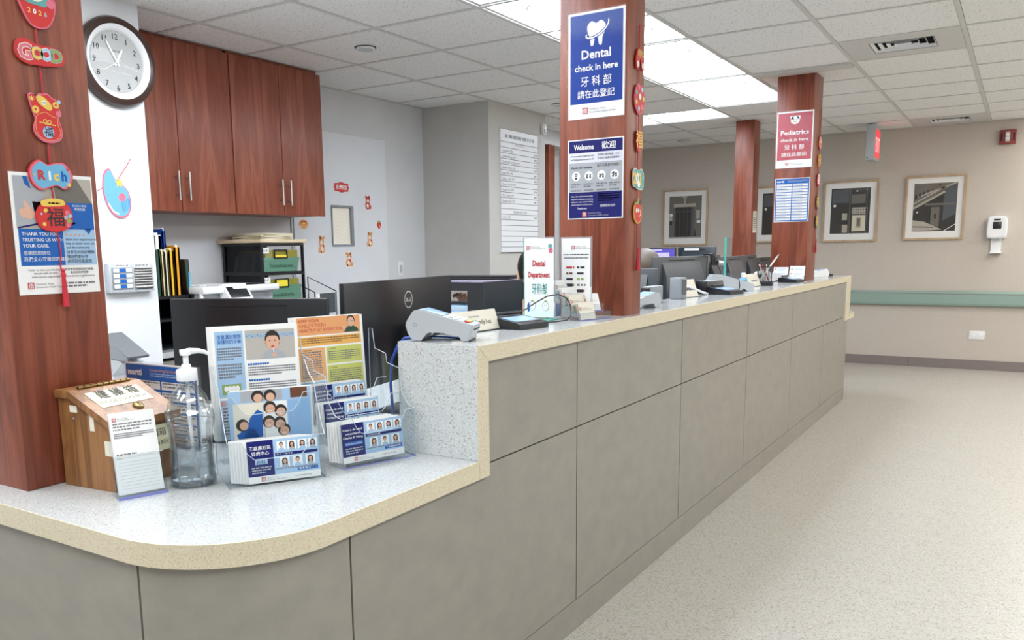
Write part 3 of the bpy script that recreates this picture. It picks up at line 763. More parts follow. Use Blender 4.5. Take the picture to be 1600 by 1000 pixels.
for k, s_ in enumerate(('Note: Our staff are here to help.', 'Aggressive, intimidating or threatening', 'behavior may result in being', 'asked to leave or no further action.')): P.t(s_, -.05, Z(.725+k*.036), .0055, 'paper', .085)
P.t('Thank you.', -.05, Z(.885), .0062, 'paper', bold=.01); P.words(.012, Z(.8), .095, Z(.685), 4, 'paper', 6, .6, cjk=True); P.t('感謝您的合作', .05, Z(.86), .007, 'paper')
P.logo(-.05, Z(.985), .018, tm='inklight'); P.build('print', p3)
MB().box(-.1115, .1115, -.0052, -.0048, -.003, .283, 'lam').build('laminate', p3)

p4, P = sheet('pediatrics_poster', 'red pediatrics check in here poster on the far column', 'poster', (-1.374, 6.1595, 1.781), 0, .24, .376, 'paper')
P.rect(-.112, .054, .112, .366, mat('crimson_print', '#b3243b', .3), 1)
P.disc(0, .318, .03, 'paper', 2, 20, .028); P.disc(-.022, .335, .012, 'paper', 2); P.disc(.022, .335, .012, 'paper', 2)
for e in (-1, 1): P.disc(e*.01, .32, .004, 'inkred', 3, 8)
P.ring(0, .313, .009, .012, 'inkred', 3, 10, PI, 2*PI)
P.t('Pediatrics', 0, .222, .03, 'paper', .19, 'c', .02); P.t('check in here', 0, .178, .021, 'paper', .19, 'c', .015)
P.t('兒 科 部', 0, .125, .026, 'paper', .13, 'c', .008); P.t('請在此登記', 0, .08, .021, 'paper', .165, 'c', .006); P.logo(-.055, .018, .02); P.build('print', p4)
MB().box(-.125, .125, -.0052, -.0048, -.006, .382, 'lam').build('laminate', p4)

p5, P = sheet('interpreting_list', 'blue bordered interpreting services list in two columns on the far column', 'poster', (-1.3755, 6.1595, 1.416), 0, .23, .296, 'paper')
def martti(P, w_, h, rows, head):
    P.rect(-w_/2+.004, .004, w_/2-.004, h-.004, 'mblue', 1)
    P.t('martti', -w_/2+.012, h-head*.8, head*.42, 'paper', a='l', bold=.035)
    P.t('Interpreting Services for Patients', -w_/2+w_*.36, h-head*.5, head*.2, 'orange', w_*.58, 'l'); P.words(-w_/2+w_*.36, h-head*.9, w_/2-.012, h-head*.62, 2, 'sky', 3, .5)
    p = (h-head-.012)/rows
    for k in range(rows):
        for c_ in (0, 1):
            x0 = -w_/2+.012+c_*(w_-.018)/2; x1 = x0+(w_-.03)/2
            P.rect(x0, .01+k*p+p*.1, x1, .01+k*p+p*.88, 'paper', 2); P.words(x0+.004, .01+k*p+p*.2, x1-.004, .01+k*p+p*.8, 2, 'inklight' if rows > 8 else 'inkgrey', k*2+c_, .5, 3)
martti(P, .23, .296, 13, .034); P.build('print', p5)

p6, P = sheet('paper_notice', 'small grey paper notice on the thin column by the far wall', 'notice', (-2.16, 8.2, 1.38), R90, .12, .2, 'offwhite')
P.t('停', 0, .16, .022, 'inkgrey'); P.words(-.045, .02, .045, .14, 7, 'inkgrey', 4, .5); P.build('print', p6)

# ------------------------------------------------------------------ festive garlands
def garland(lb, loc, items, cord, tassel, s_=1):
    r = thing('festive_garland', lb, 'garland', loc, R90, 'lucky new year garlands on the columns')
    MB().tube([(x, -.004, z) for x, z in cord], .0016*max(s_, .9), 'redcord', 6).build('cord', r)
    for f in items: f(r)
    x, z0, z1 = tassel
    tz = MB(); tz.lathe([(.003, 0), (.006, -.006), (.0045, -.014), (.008, -(z0-z1))], 'redcord', (x, -.01, z0), 12); tz.ball((x, -.01, z0+.003), .005, 'redcord', 10)
    tz.build('tassel', r)
    return r
def card(r, pts, m, rim, y=-.008, k=.93, t=.004):
    c = MB().prism(pts, y, y+t, rim).build('card', r)
    P = Print(y); P.poly(grow(pts, k), m, 1)
    return c, P
def ship(r):
    b_ = blob([(-.043, .045), (-.03, .055), (-.018, .05), (0, .045), (.02, .04), (.036, .055), (.046, .05), (.042, .02), (.025, -.008), (0, -.015), (-.022, -.003)], 66)
    c, P = card(r, [(x, z+.645) for x, z in b_], 'red', 'pink')
    top = blob([(-.03, .688), (-.033, .73), (-.02, .77), (.02, .775), (.032, .74), (.028, .685), (0, .68)], 42)
    P.poly(top, 'teal', 2); P.disc(.0, .705, .02, 'offwhite', 3, 18, .018); P.disc(.0, .699, .005, 'red', 4); P.disc(-.033, .696, .006, 'sky', 3); P.disc(.034, .688, .01, 'pink', 3)
    for e in (-1, 1): P.disc(e*.008, .711, .0022, 'ink', 4, 8)
    for k, (d, m) in enumerate(zip('2026', ('gold', 'paper', 'gold', 'inklight'))): P.t(d, -.018+k*.0125, .661-k*.001, .0105, m, bold=.03)
    MB().prism(top, -.0075, -.004, 'red').build('card', r); P.build('print', r)
def good(r):
    b_ = blob([(-.058, .585), (-.05, .60), (-.03, .603), (-.012, .596), (.008, .594), (.03, .594), (.05, .588), (.058, .572), (.05, .556), (.03, .552), (.012, .549), (-.01, .549), (-.03, .548), (-.05, .556), (-.059, .57)], 75)
    c, P = card(r, b_, 'red', 'inkred')
    for ch, x, h, m, e in (('G', -.036, .033, 'pink', 'offwhite'), ('O', -.008, .026, 'gold', 'inklight'), ('O', .0135, .026, 'sky', 'paper'), ('D', .038, .028, 'palegreen', 'inklight')):
        P.t(ch, x, .576-h/2, h, e, bold=.07, l=2); P.t(ch, x, .576-h/2, h, m, bold=.03, l=3)
    P.build('print', r)
def bag(r):
    b_ = blob([(-.038, .48), (-.03, .487), (-.022, .478), (-.012, .488), (-.003, .487), (.006, .49), (.018, .482), (.03, .476), (.033, .462), (.036, .45), (.03, .44), (.033, .425), (.037, .405), (.03, .388), (.01, .38), (-.012, .382), (-.028, .395), (-.032, .412), (-.026, .43), (-.032, .45)], 80)
    c, P = card(r, b_, 'red', 'pink')
    P.poly(blob([(-.02, .475), (-.012, .463), (.008, .452), (.016, .458), (.012, .468), (-.002, .48), (-.014, .483)], 42), 'gold', 2); P.disc(-.003, .468, .0055, 'paper', 3)
    for e in (-.0015, .0018): P.disc(-.003+e, .468, .0016, 'ink', 4, 8)
    P.disc(.025, .466, .0075, 'gold', 2); P.disc(-.024, .451, .0085, 'gold', 2); P.disc(-.024, .451, .003, 'red', 3, 6); P.disc(.025, .466, .003, 'red', 3, 6); P.disc(.033, .474, .0045, 'sky', 3); P.disc(.03, .447, .007, 'pink', 2)
    P.poly(star(-.031, .474, .008, 7, .4), 'gold', 3)
    o_ = blob([(-.024, .435), (-.012, .444), (.0, .447), (.012, .44), (.026, .436), (.026, .422), (.031, .405), (.022, .39), (.004, .385), (-.016, .39), (-.027, .407)], 55)
    P.line(o_+o_[:1], .0014, 'orange', 3); P.ring(-.004, .427, .003, .005, 'gold', 3, 12); P.ring(.006, .426, .003, .005, 'gold', 3, 12); P.line([(-.018, .424), (0, .421), (.02, .42)], .0022, 'gold', 3)
    P.disc(.002, .403, .0135, 'sky', 2); P.t('福', .002, .3955, .0165, 'ink', bold=.006); P.build('print', r)
def rich(r):
    b_ = blob([(-.052, .32), (-.03, .34), (-.008, .331), (.012, .336), (.034, .336), (.051, .315), (.048, .29), (.03, .275), (.012, .283), (-.008, .278), (-.03, .272), (-.05, .29)], 60)
    c, P = card(r, b_, 'pink', 'red', k=.96); P.poly(grow(b_, .86), 'cyan', 2)
    P.build('print', r); P = Print(-.008)
    for ch, x, m in (('R', -.024, 'inkred'), ('i', -.005, 'paper'), ('c', .011, 'gold'), ('h', .03, 'mblue')): P.t(ch, x, .296, .021, m, bold=.05, l=3)
    P.poly(star(.04, .322, .006, 4, .35), 'inkred', 3); P.poly(star(-.041, .306, .004, 4, .35), 'gold', 3); P.disc(.041, .287, .0045, 'gold', 3); P.build('lettering', r)
def pouch(r):
    b_ = blob([(-.03, .24), (-.043, .225), (-.045, .205), (-.035, .186), (-.01, .178), (.015, .18), (.036, .19), (.043, .208), (.04, .228), (.03, .242), (0, .246)], 55)
    c, P = card(r, b_, 'red', 'red')
    P.poly(blob([(-.028, .236), (-.032, .246), (-.018, .252), (0, .254), (.02, .252), (.027, .243), (.02, .238), (0, .236)], 40), 'gold', 2); P.words(-.014, .241, .014, .245, 1, 'brownink', 3, .9, last=1)
    P.t('福', 0, .194, .033, 'ink', bold=.006)
    for (x, z, rr, m) in ((-.022, .226, .005, 'gold'), (-.033, .218, .0025, 'sky'), (-.028, .195, .0045, 'gold'), (.03, .222, .006, 'pink'), (.036, .215, .005, 'sky'), (.033, .203, .006, 'palegreen'), (.03, .193, .005, 'pink'), (.026, .211, .005, 'inklight')): P.disc(x, z, rr, m, 2)
    P.build('print', r)
garland('red new year garland with GOOD and Rich cards hanging on the thick column', (-1.9105, 1.134, 1.13), [ship, good, bag, rich, pouch],
        [(0, .9), (-.001, .70), (-.004, .62), (0, .47), (.001, .38), (0, .28), (.004, .23), (.004, .17), (.008, .13), (.004, .1), (.006, .085)], (.006, .085, .003))
MB_ = None
def small_card(dz, w_, h, m, rim, kind):
    def f(r):
        if kind == 'digits':
            b_ = blob([(-w_/2, h*.3), (-w_*.3, h/2), (0, h*.42), (w_*.3, h/2), (w_/2, h*.2), (w_*.45, -h*.4), (w_*.1, -h/2), (-w_*.2, -h*.42), (-w_*.48, -h*.3)], 54)
        elif kind == 'arch':
            b_ = blob([(-w_*.45, -h*.4), (-w_*.5, 0), (-w_*.3, h*.4), (0, h*.5), (w_*.3, h*.4), (w_*.5, 0), (w_*.45, -h*.4), (w_*.2, -h*.45), (w_*.1, -h*.1), (0, 0), (-w_*.1, -h*.1), (-w_*.2, -h*.45)], 60)
        else:
            b_ = blob([(0, -h*.5), (w_*.45, -h*.25), (w_*.48, h*.12), (w_*.25, h*.38), (0, h*.35), (-w_*.25, h*.38), (-w_*.48, h*.12), (-w_*.45, -h*.25)], 48)
        b_ = [(x, z+dz) for x, z in b_]
        c, P = card(r, b_, m, rim)
        if kind == 'digits':
            for k, (d, q_) in enumerate(zip('2026', ('gold', 'paper', 'gold', 'teal'))): P.t(d, (-.36+k*.24)*w_, dz-h*.22, h*.5, q_, bold=.06)
            P.disc(0, dz-h*.25, h*.16, 'paper', 4); P.disc(-w_*.2, dz-h*.38, h*.1, 'teal', 4)
        elif kind == 'arch':
            P.disc(-w_*.3, dz-h*.25, w_*.15, 'offwhite', 3); P.disc(w_*.3, dz-h*.25, w_*.15, 'offwhite', 3); P.t('馬年', 0, dz+h*.12, h*.26, 'gold', bold=.006); P.disc(0, dz+h*.3, w_*.1, 'palegreen', 2)
        elif kind == 'flower':
            for k in range(7): a = k*2*PI/7; P.disc(.36*w_*math.cos(a), dz+.33*h*math.sin(a), w_*.1, ('gold', 'sky', 'pink', 'teal')[k % 4], 2, 10)
            P.disc(0, dz, w_*.22, 'inkred', 3); P.disc(0, dz+.004, w_*.12, 'paper', 4)
        elif kind == 'fruit':
            P.disc(-w_*.18, dz+h*.05, w_*.12, 'paper', 3, 10, h*.1); P.disc(w_*.05, dz+h*.05, w_*.1, 'paper', 3, 10, h*.09)
            for e in (-.16, .06): P.disc(w_*e, dz+h*.03, w_*.04, 'ink', 4, 8)
            P.line([(w_*.25, dz+h*.1), (w_*.28, dz-h*.12), (w_*.12, dz-h*.2)], .0025, 'paper', 3); P.poly([(-w_*.2, dz+h*.32), (0, dz+h*.62), (w_*.05, dz+h*.3)], 'palegreen', 3); P.poly([(w_*.05, dz+h*.34), (w_*.25, dz+h*.55), (w_*.3, dz+h*.3)], 'dgreen', 3)
        elif kind == 'joy': P.t('囍', 0, dz-h*.25, h*.55, 'paper', bold=.006)
        elif kind == 'char': P.t('福', 0, dz-h*.25, h*.55, 'gold', bold=.006)
        P.build('print', r)
    return f
garland('red new year garland with 2026 and fruit cards on the dental column', (-1.1875, 2.905, 1.17), [small_card(.735, .075, .075, 'inkred', 'red', 'arch'), small_card(.605, .09, .115, 'red', 'pink', 'flower'), small_card(.46, .045, .085, 'red', 'inkred', 'char'), small_card(.325, .1, .075, 'teal', 'offwhite', 'digits'), small_card(.21, .075, .085, 'red', 'gold', 'fruit')],
        [(0, .85), (0, .6), (0, .3), (0, .1), (.004, .075)], (0, .072, .0))
garland('red new year garland hanging beside the pediatrics poster on the far column', (-1.2605, 6.40, 1.2), [small_card(.765, .1, .1, 'orange', 'red', 'flower'), small_card(.645, .085, .1, 'red', 'gold', 'char'), small_card(.51, .095, .1, 'red', 'inkred', 'joy'), small_card(.355, .07, .11, 'brownink', 'ink', 'char'), small_card(.22, .07, .1, 'brownink', 'ink', 'char')],
        [(0, .99), (0, .6), (0, .3), (0, .1)], (0, .09, .0))

# ------------------------------------------------------------------ lower worktop: suggestion box, slips, bottle
ZL = .7085
sb_ = thing('suggestion_box', 'brown wooden suggestion box with sloped lid and lock beside the thick column', 'box', (-1.815, 1.197, ZL), R90+math.radians(6))
prof = [(-.085, 0), (.088, 0), (.088, .212), (.045, .212), (-.085, .150)]             # (depth towards the back, height)
bx = MB()
for s_ in (-1, 1): bx.prism(prof, s_*.094, s_*.084, 'oak', 'x')
bx.box(-.084, .084, -.085, -.075, 0, .15, 'oak'); bx.box(-.084, .084, .078, .088, 0, .212, 'oak'); bx.box(-.084, .084, -.075, .078, 0, .01, 'oak')
bx.build('body', sb_)
MB().box(-.103, .103, .042, .09, .213, .232, 'oak', .002).build('back_strip', sb_)
lid = MB().prism([(.041, .213), (.041, .231), (-.098, .164), (-.098, .146)], -.103, .103, 'oak', 'x').build('lid', sb_)
hg = MB().tube([(-.075, .0415, .234), (.075, .0415, .234)], .003, 'brass', 8)
for k in range(9): hg.box(-.075+k*.0175, -.0745+k*.0175, .038, .045, .232, .238, 'dark')
hg.build('hinge', lid)
sl_ = math.atan2(.067, .139)
def onlid(mb): return mb.xf(Matrix.Translation((0, .041, .2315)) @ Matrix.Rotation(sl_, 4, 'X'))
onlid(MB().box(-.075, .075, -.09, -.022, .0, .0008, 'label')).build('label', lid)
P = Print(0)
P.t('建 議 箱', .004, .036, .027, 'ink', .115, 'c', .008, 2); P.t('SUGGESTION BOX', .0, .012, .0125, 'inkgrey', .14, 'c', .0, 2)
P.xf(Matrix.Translation((0, -.088, .0)) @ Matrix.Rotation(-PI/2, 4, 'X')); onlid(P.xf(Matrix.Translation((0, 0, .0012)))).build('lettering', lid)
onlid(MB().lathe([(.0135, 0), (.0135, .003), (.011, .005), (.004, .0055)], 'brass', (.012, -.108, 0), 24).box(.0108, .0132, -.114, -.102, .0055, .0062, 'dark')).build('lock', lid)
fl = MB().box(-.05, .075, -.0862, -.0852, .07, .135, 'label').build('front_label', sb_)
P = Print(-.0863); P.t('建議箱', .03, .108, .016, 'ink', l=1); P.t('SUGGESTION BOX', .02, .085, .011, 'ink', .1, l=1); P.build('lettering', fl)
[MB().box(-.0948, -.094, *a, 'offwhite').build('tape', sb_) for a in ((-.03, -.015, .14, .185), (.025, .05, .18, .196), (-.084, -.06, .085, .12))]
MB().lathe([(.004, 0), (.003, .003)], 'steel', (0, 0, 0), 10).xf(Matrix.Translation((-.094, .04, .165)) @ Matrix.Rotation(-PI/2, 4, 'Y')).build('screw', sb_)

def lean(px): return Matrix.Rotation(-px, 4, 'X')
sh = thing('slip_holder', 'small clear holder standing in front of the suggestion box', 'holder', (-1.643, 1.129, ZL), math.radians(71))
A = math.radians(13)
pk = MB().box(-.055, .055, .018, .0195, .002, .215, 'acrylic').box(-.055, .055, -.002, -.0005, .002, .095, 'acrylic')
for s_ in (-1, 1): pk.box(s_*.055, s_*.0535, -.002, .0195, .002, .095, 'acrylic')
pk.xf(lean(A)).build('pocket', sh)
MB().box(-.055, .055, -.006, .055, 0, .006, 'acrylic').box(-.055, .055, -.007, -.006, 0, .006, 'blueedge').build('foot', sh)
MB().tube([(-.055, -.003, .096), (.055, -.003, .096)], .0009, 'grey', 6).xf(lean(A)).build('rim', sh)
def card_set(name, lb, cat, base, rz, n, w_, h, dy, A, fn, group, pm='paper', jit=.0, lb2=None, t=.0007, step=(0, 0)):
    """n cards one behind another, the first one printed; all separate things"""
    R = random.Random(hash(name) % 97+n); proto = None
    c, s_ = math.cos(rz), math.sin(rz); out = []
    for k in range(n):
        lx, ly = R.uniform(-jit, jit)+step[0]*k, dy*k
        loc = (base[0]+c*lx-s_*ly, base[1]+s_*lx+c*ly, base[2]+(R.uniform(0, jit) if k else 0)+step[1]*k)
        if k == 0:
            r = thing(name, lb, cat, loc, rz, group, -A); MB().box(-w_/2, w_/2, -t, 0, 0, h, pm).build('card', r)
            P = Print(-t, .0002); fn(P); P.build('print', r); out.append(r)
        elif proto is None:
            r = thing(name, lb2 or (lb+' further back'), cat, loc, rz, group, -A); MB().box(-w_/2, w_/2, -t, 0, 0, h, pm).build('card', r); proto = r; out.append(r)
        else: out.append(dup(proto, loc, rz, 'the %s %s' % (('', '', 'second', 'third', 'fourth', 'fifth', 'sixth', 'seventh')[k], lb2 or lb)))
    return out
def slip(P):
    P.logo(-.044, .166, .0085); P.words(-.044, .142, .042, .162, 3, 'inkgrey', 2, .45); P.words(-.044, .126, .044, .139, 3, 'inkgrey', 3, .6, cjk=True)
    P.words(-.044, .088, .0, .092, 1, 'inkgrey', 3, .8, last=1); P.t('Name:', -.044, .08, .003, 'inkgrey', a='l')
    for k in range(9): P.rect(-.043, .012+k*.0075, .043, .0124+k*.0075, 'inklight', 2)
c71 = math.radians(71)
card_set('feedback_slip', 'white feedback slip standing foremost in the small clear holder', 'paper', (-1.643-.946*.006, 1.129+.326*.006, ZL+.008), c71, 4, .1, .185, .003, A, slip, 'feedback slips in the small clear holder', lb2='white feedback slip behind the first in the small clear holder')

bt = thing('sanitizer_bottle', 'clear sanitizer pump bottle with white pump on the lower worktop', 'bottle', (-1.627, 1.257, ZL), math.radians(62))
def sq(prof, m, n=32, pw=.55, c=(0, 0, 0), sy=.92):
    mb = MB(); vs = []
    for r, z in prof:
        for k in range(n):
            a = 2*PI*k/n; cx, cy = math.cos(a), math.sin(a)
            f = 1/(abs(cx)**4+abs(cy)**4)**.25; f = 1+(f-1)*pw
            vs.append((c[0]+r*cx*f, c[1]+r*cy*f*sy, c[2]+z))
    N = len(prof); mb.add(vs, [(i*n+k, i*n+(k+1) % n, (i+1)*n+(k+1) % n, (i+1)*n+k) for i in range(N-1) for k in range(n)], m, True)
    mb.add(vs, [list(range(n))[::-1], list(range((N-1)*n, N*n))], m); return mb
body = [(.046, 0), (.053, .006), (.0535, .02), (.050, .03), (.0515, .04), (.048, .05), (.0495, .06), (.048, .075), (.0495, .09), (.048, .105), (.0495, .12), (.050, .135), (.055, .15), (.0565, .165), (.055, .175), (.049, .183), (.047, .195), (.04, .215), (.028, .232), (.019, .24), (.018, .25)]
glass = mat('clear_bottle', '#f7fafb', .04); bsdf(glass).inputs['Transmission Weight'].default_value = 1; bsdf(glass).inputs['IOR'].default_value = 1.12
M['glassb'] = clear('bottle_plastic', '#f7fafb', .2, .04)
sq(body, 'glassb').build('body', bt)
sq([(r-.003, z+.002) for r, z in body[:9]]+[(.03, .0925)], 'liquid').build('gel', bt)
rb = MB()
for z in (.152, .176, .028): rb.lathe([(.0555 if z > .1 else .0525, z), (.057 if z > .1 else .054, z+.0015), (.0555 if z > .1 else .0525, z+.003)], 'glassb', n=32, sy=.95, cap=False)
rb.build('moulded_ring', bt)
gr = MB()
for k in range(5):
    for a in (-.35, .55): gr.box(.036*math.sin(a)-.009, .036*math.sin(a)+.009, -.0535, -.048, .055+k*.016, .064+k*.016, 'glassb', .002)
gr.build('grip', bt)
MB().tube([(0, 0, .255), (0, 0, .15), (.006, .004, .06), (.014, .008, .01)], .0045, 'white', 10).build('dip_tube', bt)
MB().lathe([(.0225, .25), (.0235, .252), (.0235, .274), (.021, .277), (.012, .279), (.010, .288)], 'white', n=32).build('collar', bt)
pm_ = MB().lathe([(.0065, .288), (.0065, .308), (.012, .310), (.0125, .318), (.01, .322)], 'white', n=20)
pm_.tube([(-.012, 0, .316), (.01, 0, .3185), (.03, -.0, .318), (.045, 0, .314), (.051, 0, .309)], [.007, .0075, .006, .0048, .004], 'white', 10); pm_.build('pump', bt)

# martti stand behind the box
ms = thing('interpreting_sign', 'blue martti interpreting sign in a clear stand behind the suggestion box', 'sign', (-1.88, 1.372, ZL), math.radians(2))
MB().box(-.15, .15, 0, .003, .0, .262, 'acrylic').box(-.15, .15, -.05, .06, 0, .003, 'acrylic').build('stand', ms)
MB().box(-.142, .142, -.0025, -.001, .038, .258, 'paper').build('sheet', ms)
P = Print(-.0028); Q = Print(-.0028); martti(Q, .284, .22, 6, .04); Q.xf(Matrix.Translation((0, 0, .038))).build('print', ms)
MB().box(-.15, .15, -.005, -.0042, .036, .262, 'lam').build('cover', ms)

# ------------------------------------------------------------------ brochure holders and what stands in them
def people_card(P, w_, h, zh=True):
    """clinic card: navy left block, rows of staff portraits"""
    x0 = -w_/2; P.rect(x0, h*.16, w_/2, h, 'sky', 1); P.rect(x0, h*.16, x0+w_*.36, h, 'navy', 2); P.rect(x0, 0, w_/2, h*.16, 'paper', 1)
    if zh:
        P.t('王嘉廉社區', x0+w_*.18, h*.79, h*.075, 'paper', bold=.006); P.t('醫療中心', x0+w_*.18, h*.66, h*.075, 'paper', bold=.006); P.rect(x0+w_*.1, h*.44, x0+w_*.27, h*.55, 'sky', 3); P.t('內科', x0+w_*.185, h*.455, h*.075, 'navy', bold=.006, l=4)
    else:
        for k, s_ in enumerate(('Centro de salud', 'comunitario', 'Charles B. Wang')): P.t(s_, x0+w_*.18, h*(.82-k*.1), h*.055, 'paper', w_*.31, bold=.02)
        P.rect(x0+w_*.04, h*.44, x0+w_*.33, h*.54, 'mblue', 3); P.t('MEDICINA INTERNA', x0+w_*.185, h*.46, h*.045, 'paper', w_*.26, l=4)
    P.words(x0+w_*.05, h*.2, x0+w_*.32, h*.38, 3, 'inklight', 5, .5, 3)
    for k in range(4): P.portrait(x0+w_*(.41+k*.148), h*.72, w_*.125, h*.22, k != 0, 'paper', 2, sd=k)
    for k in range(3): P.portrait(x0+w_*(.44+k*.18), h*.32, w_*.135, h*.24, k != 1, 'paper', 2, sd=k+3)
    P.rect(x0+w_*.38, h*.595, w_/2-w_*.02, h*.665, 'navy', 2); P.rect(x0+w_*.68, h*.2, w_/2-w_*.03, h*.27, 'mblue', 2)
    P.words(x0+w_*.4, h*.605, x0+w_*.62, h*.65, 1, 'paper', 4, .8, last=1); P.words(x0+w_*.7, h*.21, w_/2-w_*.05, h*.26, 1, 'paper', 4, .8, last=1); P.words(x0+w_*.38, h*.27, w_/2-w_*.02, h*.3, 1, 'inkgrey', 7, .8, last=1)
    P.logo(x0+w_*.17, h*.03, h*.1); P.t('www.cbwchc.org', w_/2-w_*.25, h*.06, h*.04, 'inkgrey')
def holder_frame(r, w_, d, tiers, edge, sides):
    x0, x1 = -.004, w_+.004
    ac = MB()
    for k, (y, zb, zt) in enumerate(tiers):
        ac.prism([(x0, zb), (x1, zb), (x1, zt), (x1-.03, zt), (x1-.045, zt-.03), (x1-.06, zt-.045), (x0+.06, zt-.045), (x0+.045, zt-.03), (x0+.03, zt), (x0, zt)], y, y+.002, 'acrylic')
        ac.box(x0, x1, y, y+(tiers[k+1][0]-y if k+1 < len(tiers) else d-y), zb, zb+.002, 'acrylic')
    ac.build('tier_panel', r)
    for x in (x0, x1-.002): MB().prism(sides, x, x+.002, 'acrylic', 'x').build('side_panel', r)
    MB().box(x0, x1, d-.002, d, 0, sides[-2][1], 'acrylic').build('back_panel', r)
    e = MB(); e.box(x0, x1, -.0006, 0, 0, .0025, edge); e.box(x1, x1+.0006, 0, d, 0, .0025, edge)
    e.tube([(x1, y, z) for y, z in sides[1:]], .0011, 'acryl_rim', 6); e.tube([(x0, y, z) for y, z in sides[1:]], .0011, 'acryl_rim', 6)
    for (y, zb, zt) in tiers: e.tube([(x0, y, zt), (x0+.03, y, zt), (x0+.045, y, zt-.03), (x0+.06, y, zt-.045), (x1-.06, y, zt-.045), (x1-.045, y, zt-.03), (x1-.03, y, zt), (x1, y, zt)], .0009, 'acryl_rim', 6)
    e.build('edge', r)
M['acryl_rim'] = mat('acrylic_rim', '#c3ccd4', .15)
def loc(base, rz, x, y, z): c, s_ = math.cos(rz), math.sin(rz); return (base[0]+c*x-s_*y, base[1]+s_*x+c*y, base[2]+z)

a1 = math.radians(59); b1 = (-1.502, 1.263, ZL)
h1 = thing('brochure_holder', 'clear tiered brochure holder with tooth sealant leaflets next to the pump bottle', 'holder', b1, a1)
holder_frame(h1, .222, .17, [(0, 0, .11), (.07, .045, .205), (.125, .085, .13)], 'grey', [(0, 0), (0, .11), (.02, .125), (.07, .20), (.075, .225), (.12, .24), (.165, .275), (.17, .275), (.17, 0)])
def sealant(P):
    P.rect(-.098, .105, -.03, .268, 'sky', 1); P.t('用窩溝封閉劑', -.064, .25, .0085, 'mblue', .058, bold=.006); P.t('保護你的牙齒', -.064, .238, .0085, 'mblue', .058, bold=.006)
    P.words(-.094, .195, -.036, .228, 5, 'inkgrey', 2, .62, cjk=True); P.words(-.094, .15, -.036, .188, 5, 'inkgrey', 3, .62, cjk=True)
    P.rect(-.088, .112, -.042, .138, 'palegreen', 2)
    for k in range(4): P.disc(-.078+k*.009, .127, .0055, 'paper', 3, 10, .007)
    P.rect(-.025, .195, .098, .268, mat('photo_backdrop', '#b9b4ae', .5), 1); P.rect(-.025, .248, .098, .26, mat('photo_border', '#9fb4c8', .5), 2)
    for k in range(18): P.disc(-.02+k*.0066, .2535+.002*math.sin(k*2), .0012, 'navy', 3, 6)
    P.poly([(.012, .195), (.02, .21), (.034, .217), (.052, .217), (.068, .21), (.076, .195)], 'inklight', 2)
    P.disc(.042, .242, .019, 'hairprint', 3, 18, .024); P.disc(.042, .237, .0165, 'skinprint', 4, 18, .021); P.poly([(.026, .247), (.03, .262), (.054, .262), (.058, .247), (.05, .252), (.034, .252)], 'hairprint', 5)
    for e in (-1, 1): P.disc(.042+e*.0065, .24, .0018, 'ink', 5, 8); P.disc(.042+e*.0172, .237, .003, 'skinprint', 4, 8)
    P.disc(.042, .2245, .0042, 'inkred', 5, 12, .003); P.line([(.043, .224), (.044, .205)], .0016, 'paper', 6); P.disc(.044, .205, .006, 'skinprint', 6, 10)
    z = .186
    for k in range(4): P.words(-.022, z-.006, .03, z, 1, 'mblue', k, .8, cjk=True, last=1); P.words(-.022, z-.033, .096, z-.009, 4, 'inkgrey', k+3, .55, cjk=True); z -= .04
    P.rect(-.098, .0, -.03, .1, mat('leaflet_pale', '#ccd6e6', .5), 1); P.logo(-.094, .086, .011); P.words(-.09, .01, -.04, .08, 9, 'inkgrey', 6, .5)
b1b = loc(b1, a1, .105, .146, .087)
card_set('sealant_leaflet', 'white and blue tooth sealant leaflet with boy photo', 'leaflet', b1b, a1, 4, .213, .279, .0016, math.radians(4), sealant, 'sealant leaflets in the holder', lb2='white leaflet edge behind the tooth sealant leaflet', step=(-.003, .0006))
def family(P):
    P.rect(-.1, 0, .1, .165, 'sky', 1); P.rect(-.09, .045, -.018, .135, 'offwhite', 2); P.rect(-.016, .045, .04, .135, 'paper', 2); P.rect(-.09, .0, .0, .042, 'offwhite', 2); P.rect(-.07, .138, .03, .165, 'inklight', 2)
    P.rect(.043, .03, .097, .135, mat('brochure_blue', '#8fb7e0', .5), 2); P.rect(.05, .14, .092, .165, 'brownink', 2)
    P.poly([(-.07, .05), (-.05, .1), (-.032, .118), (-.02, .11), (-.022, .05)], 'mblue', 3); P.poly([(-.085, .06), (-.06, .075), (-.04, .07), (-.03, .05), (-.08, .05)], 'mblue', 3); P.disc(-.07, .083, .015, 'hairprint', 4); P.disc(-.066, .081, .0105, 'skinprint', 5)
    for x, z, k in ((-.002, .118, 1), (.024, .108, 0), (-.006, .083, 1), (.02, .078, 0), (.03, .06, 1)):
        P.disc(x, z+.003, .0155, 'hairprint', 3+k); P.disc(x+.001, z-.001, .0115, 'skinprint', 4+k); P.line([(x-.004, z-.006), (x+.004, z-.006)], .0016, 'paper', 5+k)
        for e in (-1, 1): P.disc(x+e*.004, z+.001, .0012, 'ink', 5+k, 6)
    for x, z in ((-.06, .026), (-.02, .024), (-.03, .15), (.0, .15)): P.disc(x, z, .015, 'hairprint', 3); P.disc(x+.001, z-.004, .0105, 'skinprint', 4)
b1m = loc(b1, a1, .118, .082, .05)
card_set('family_brochure', 'pale blue brochure with family photos in the middle tier', 'brochure', b1m, a1, 4, .2, .165, .002, math.radians(3), family, 'family brochures in the holder', lb2='pale blue brochure behind the family photo brochure', step=(.002, .0008))
b1f = loc(b1, a1, .128, .006, .006)
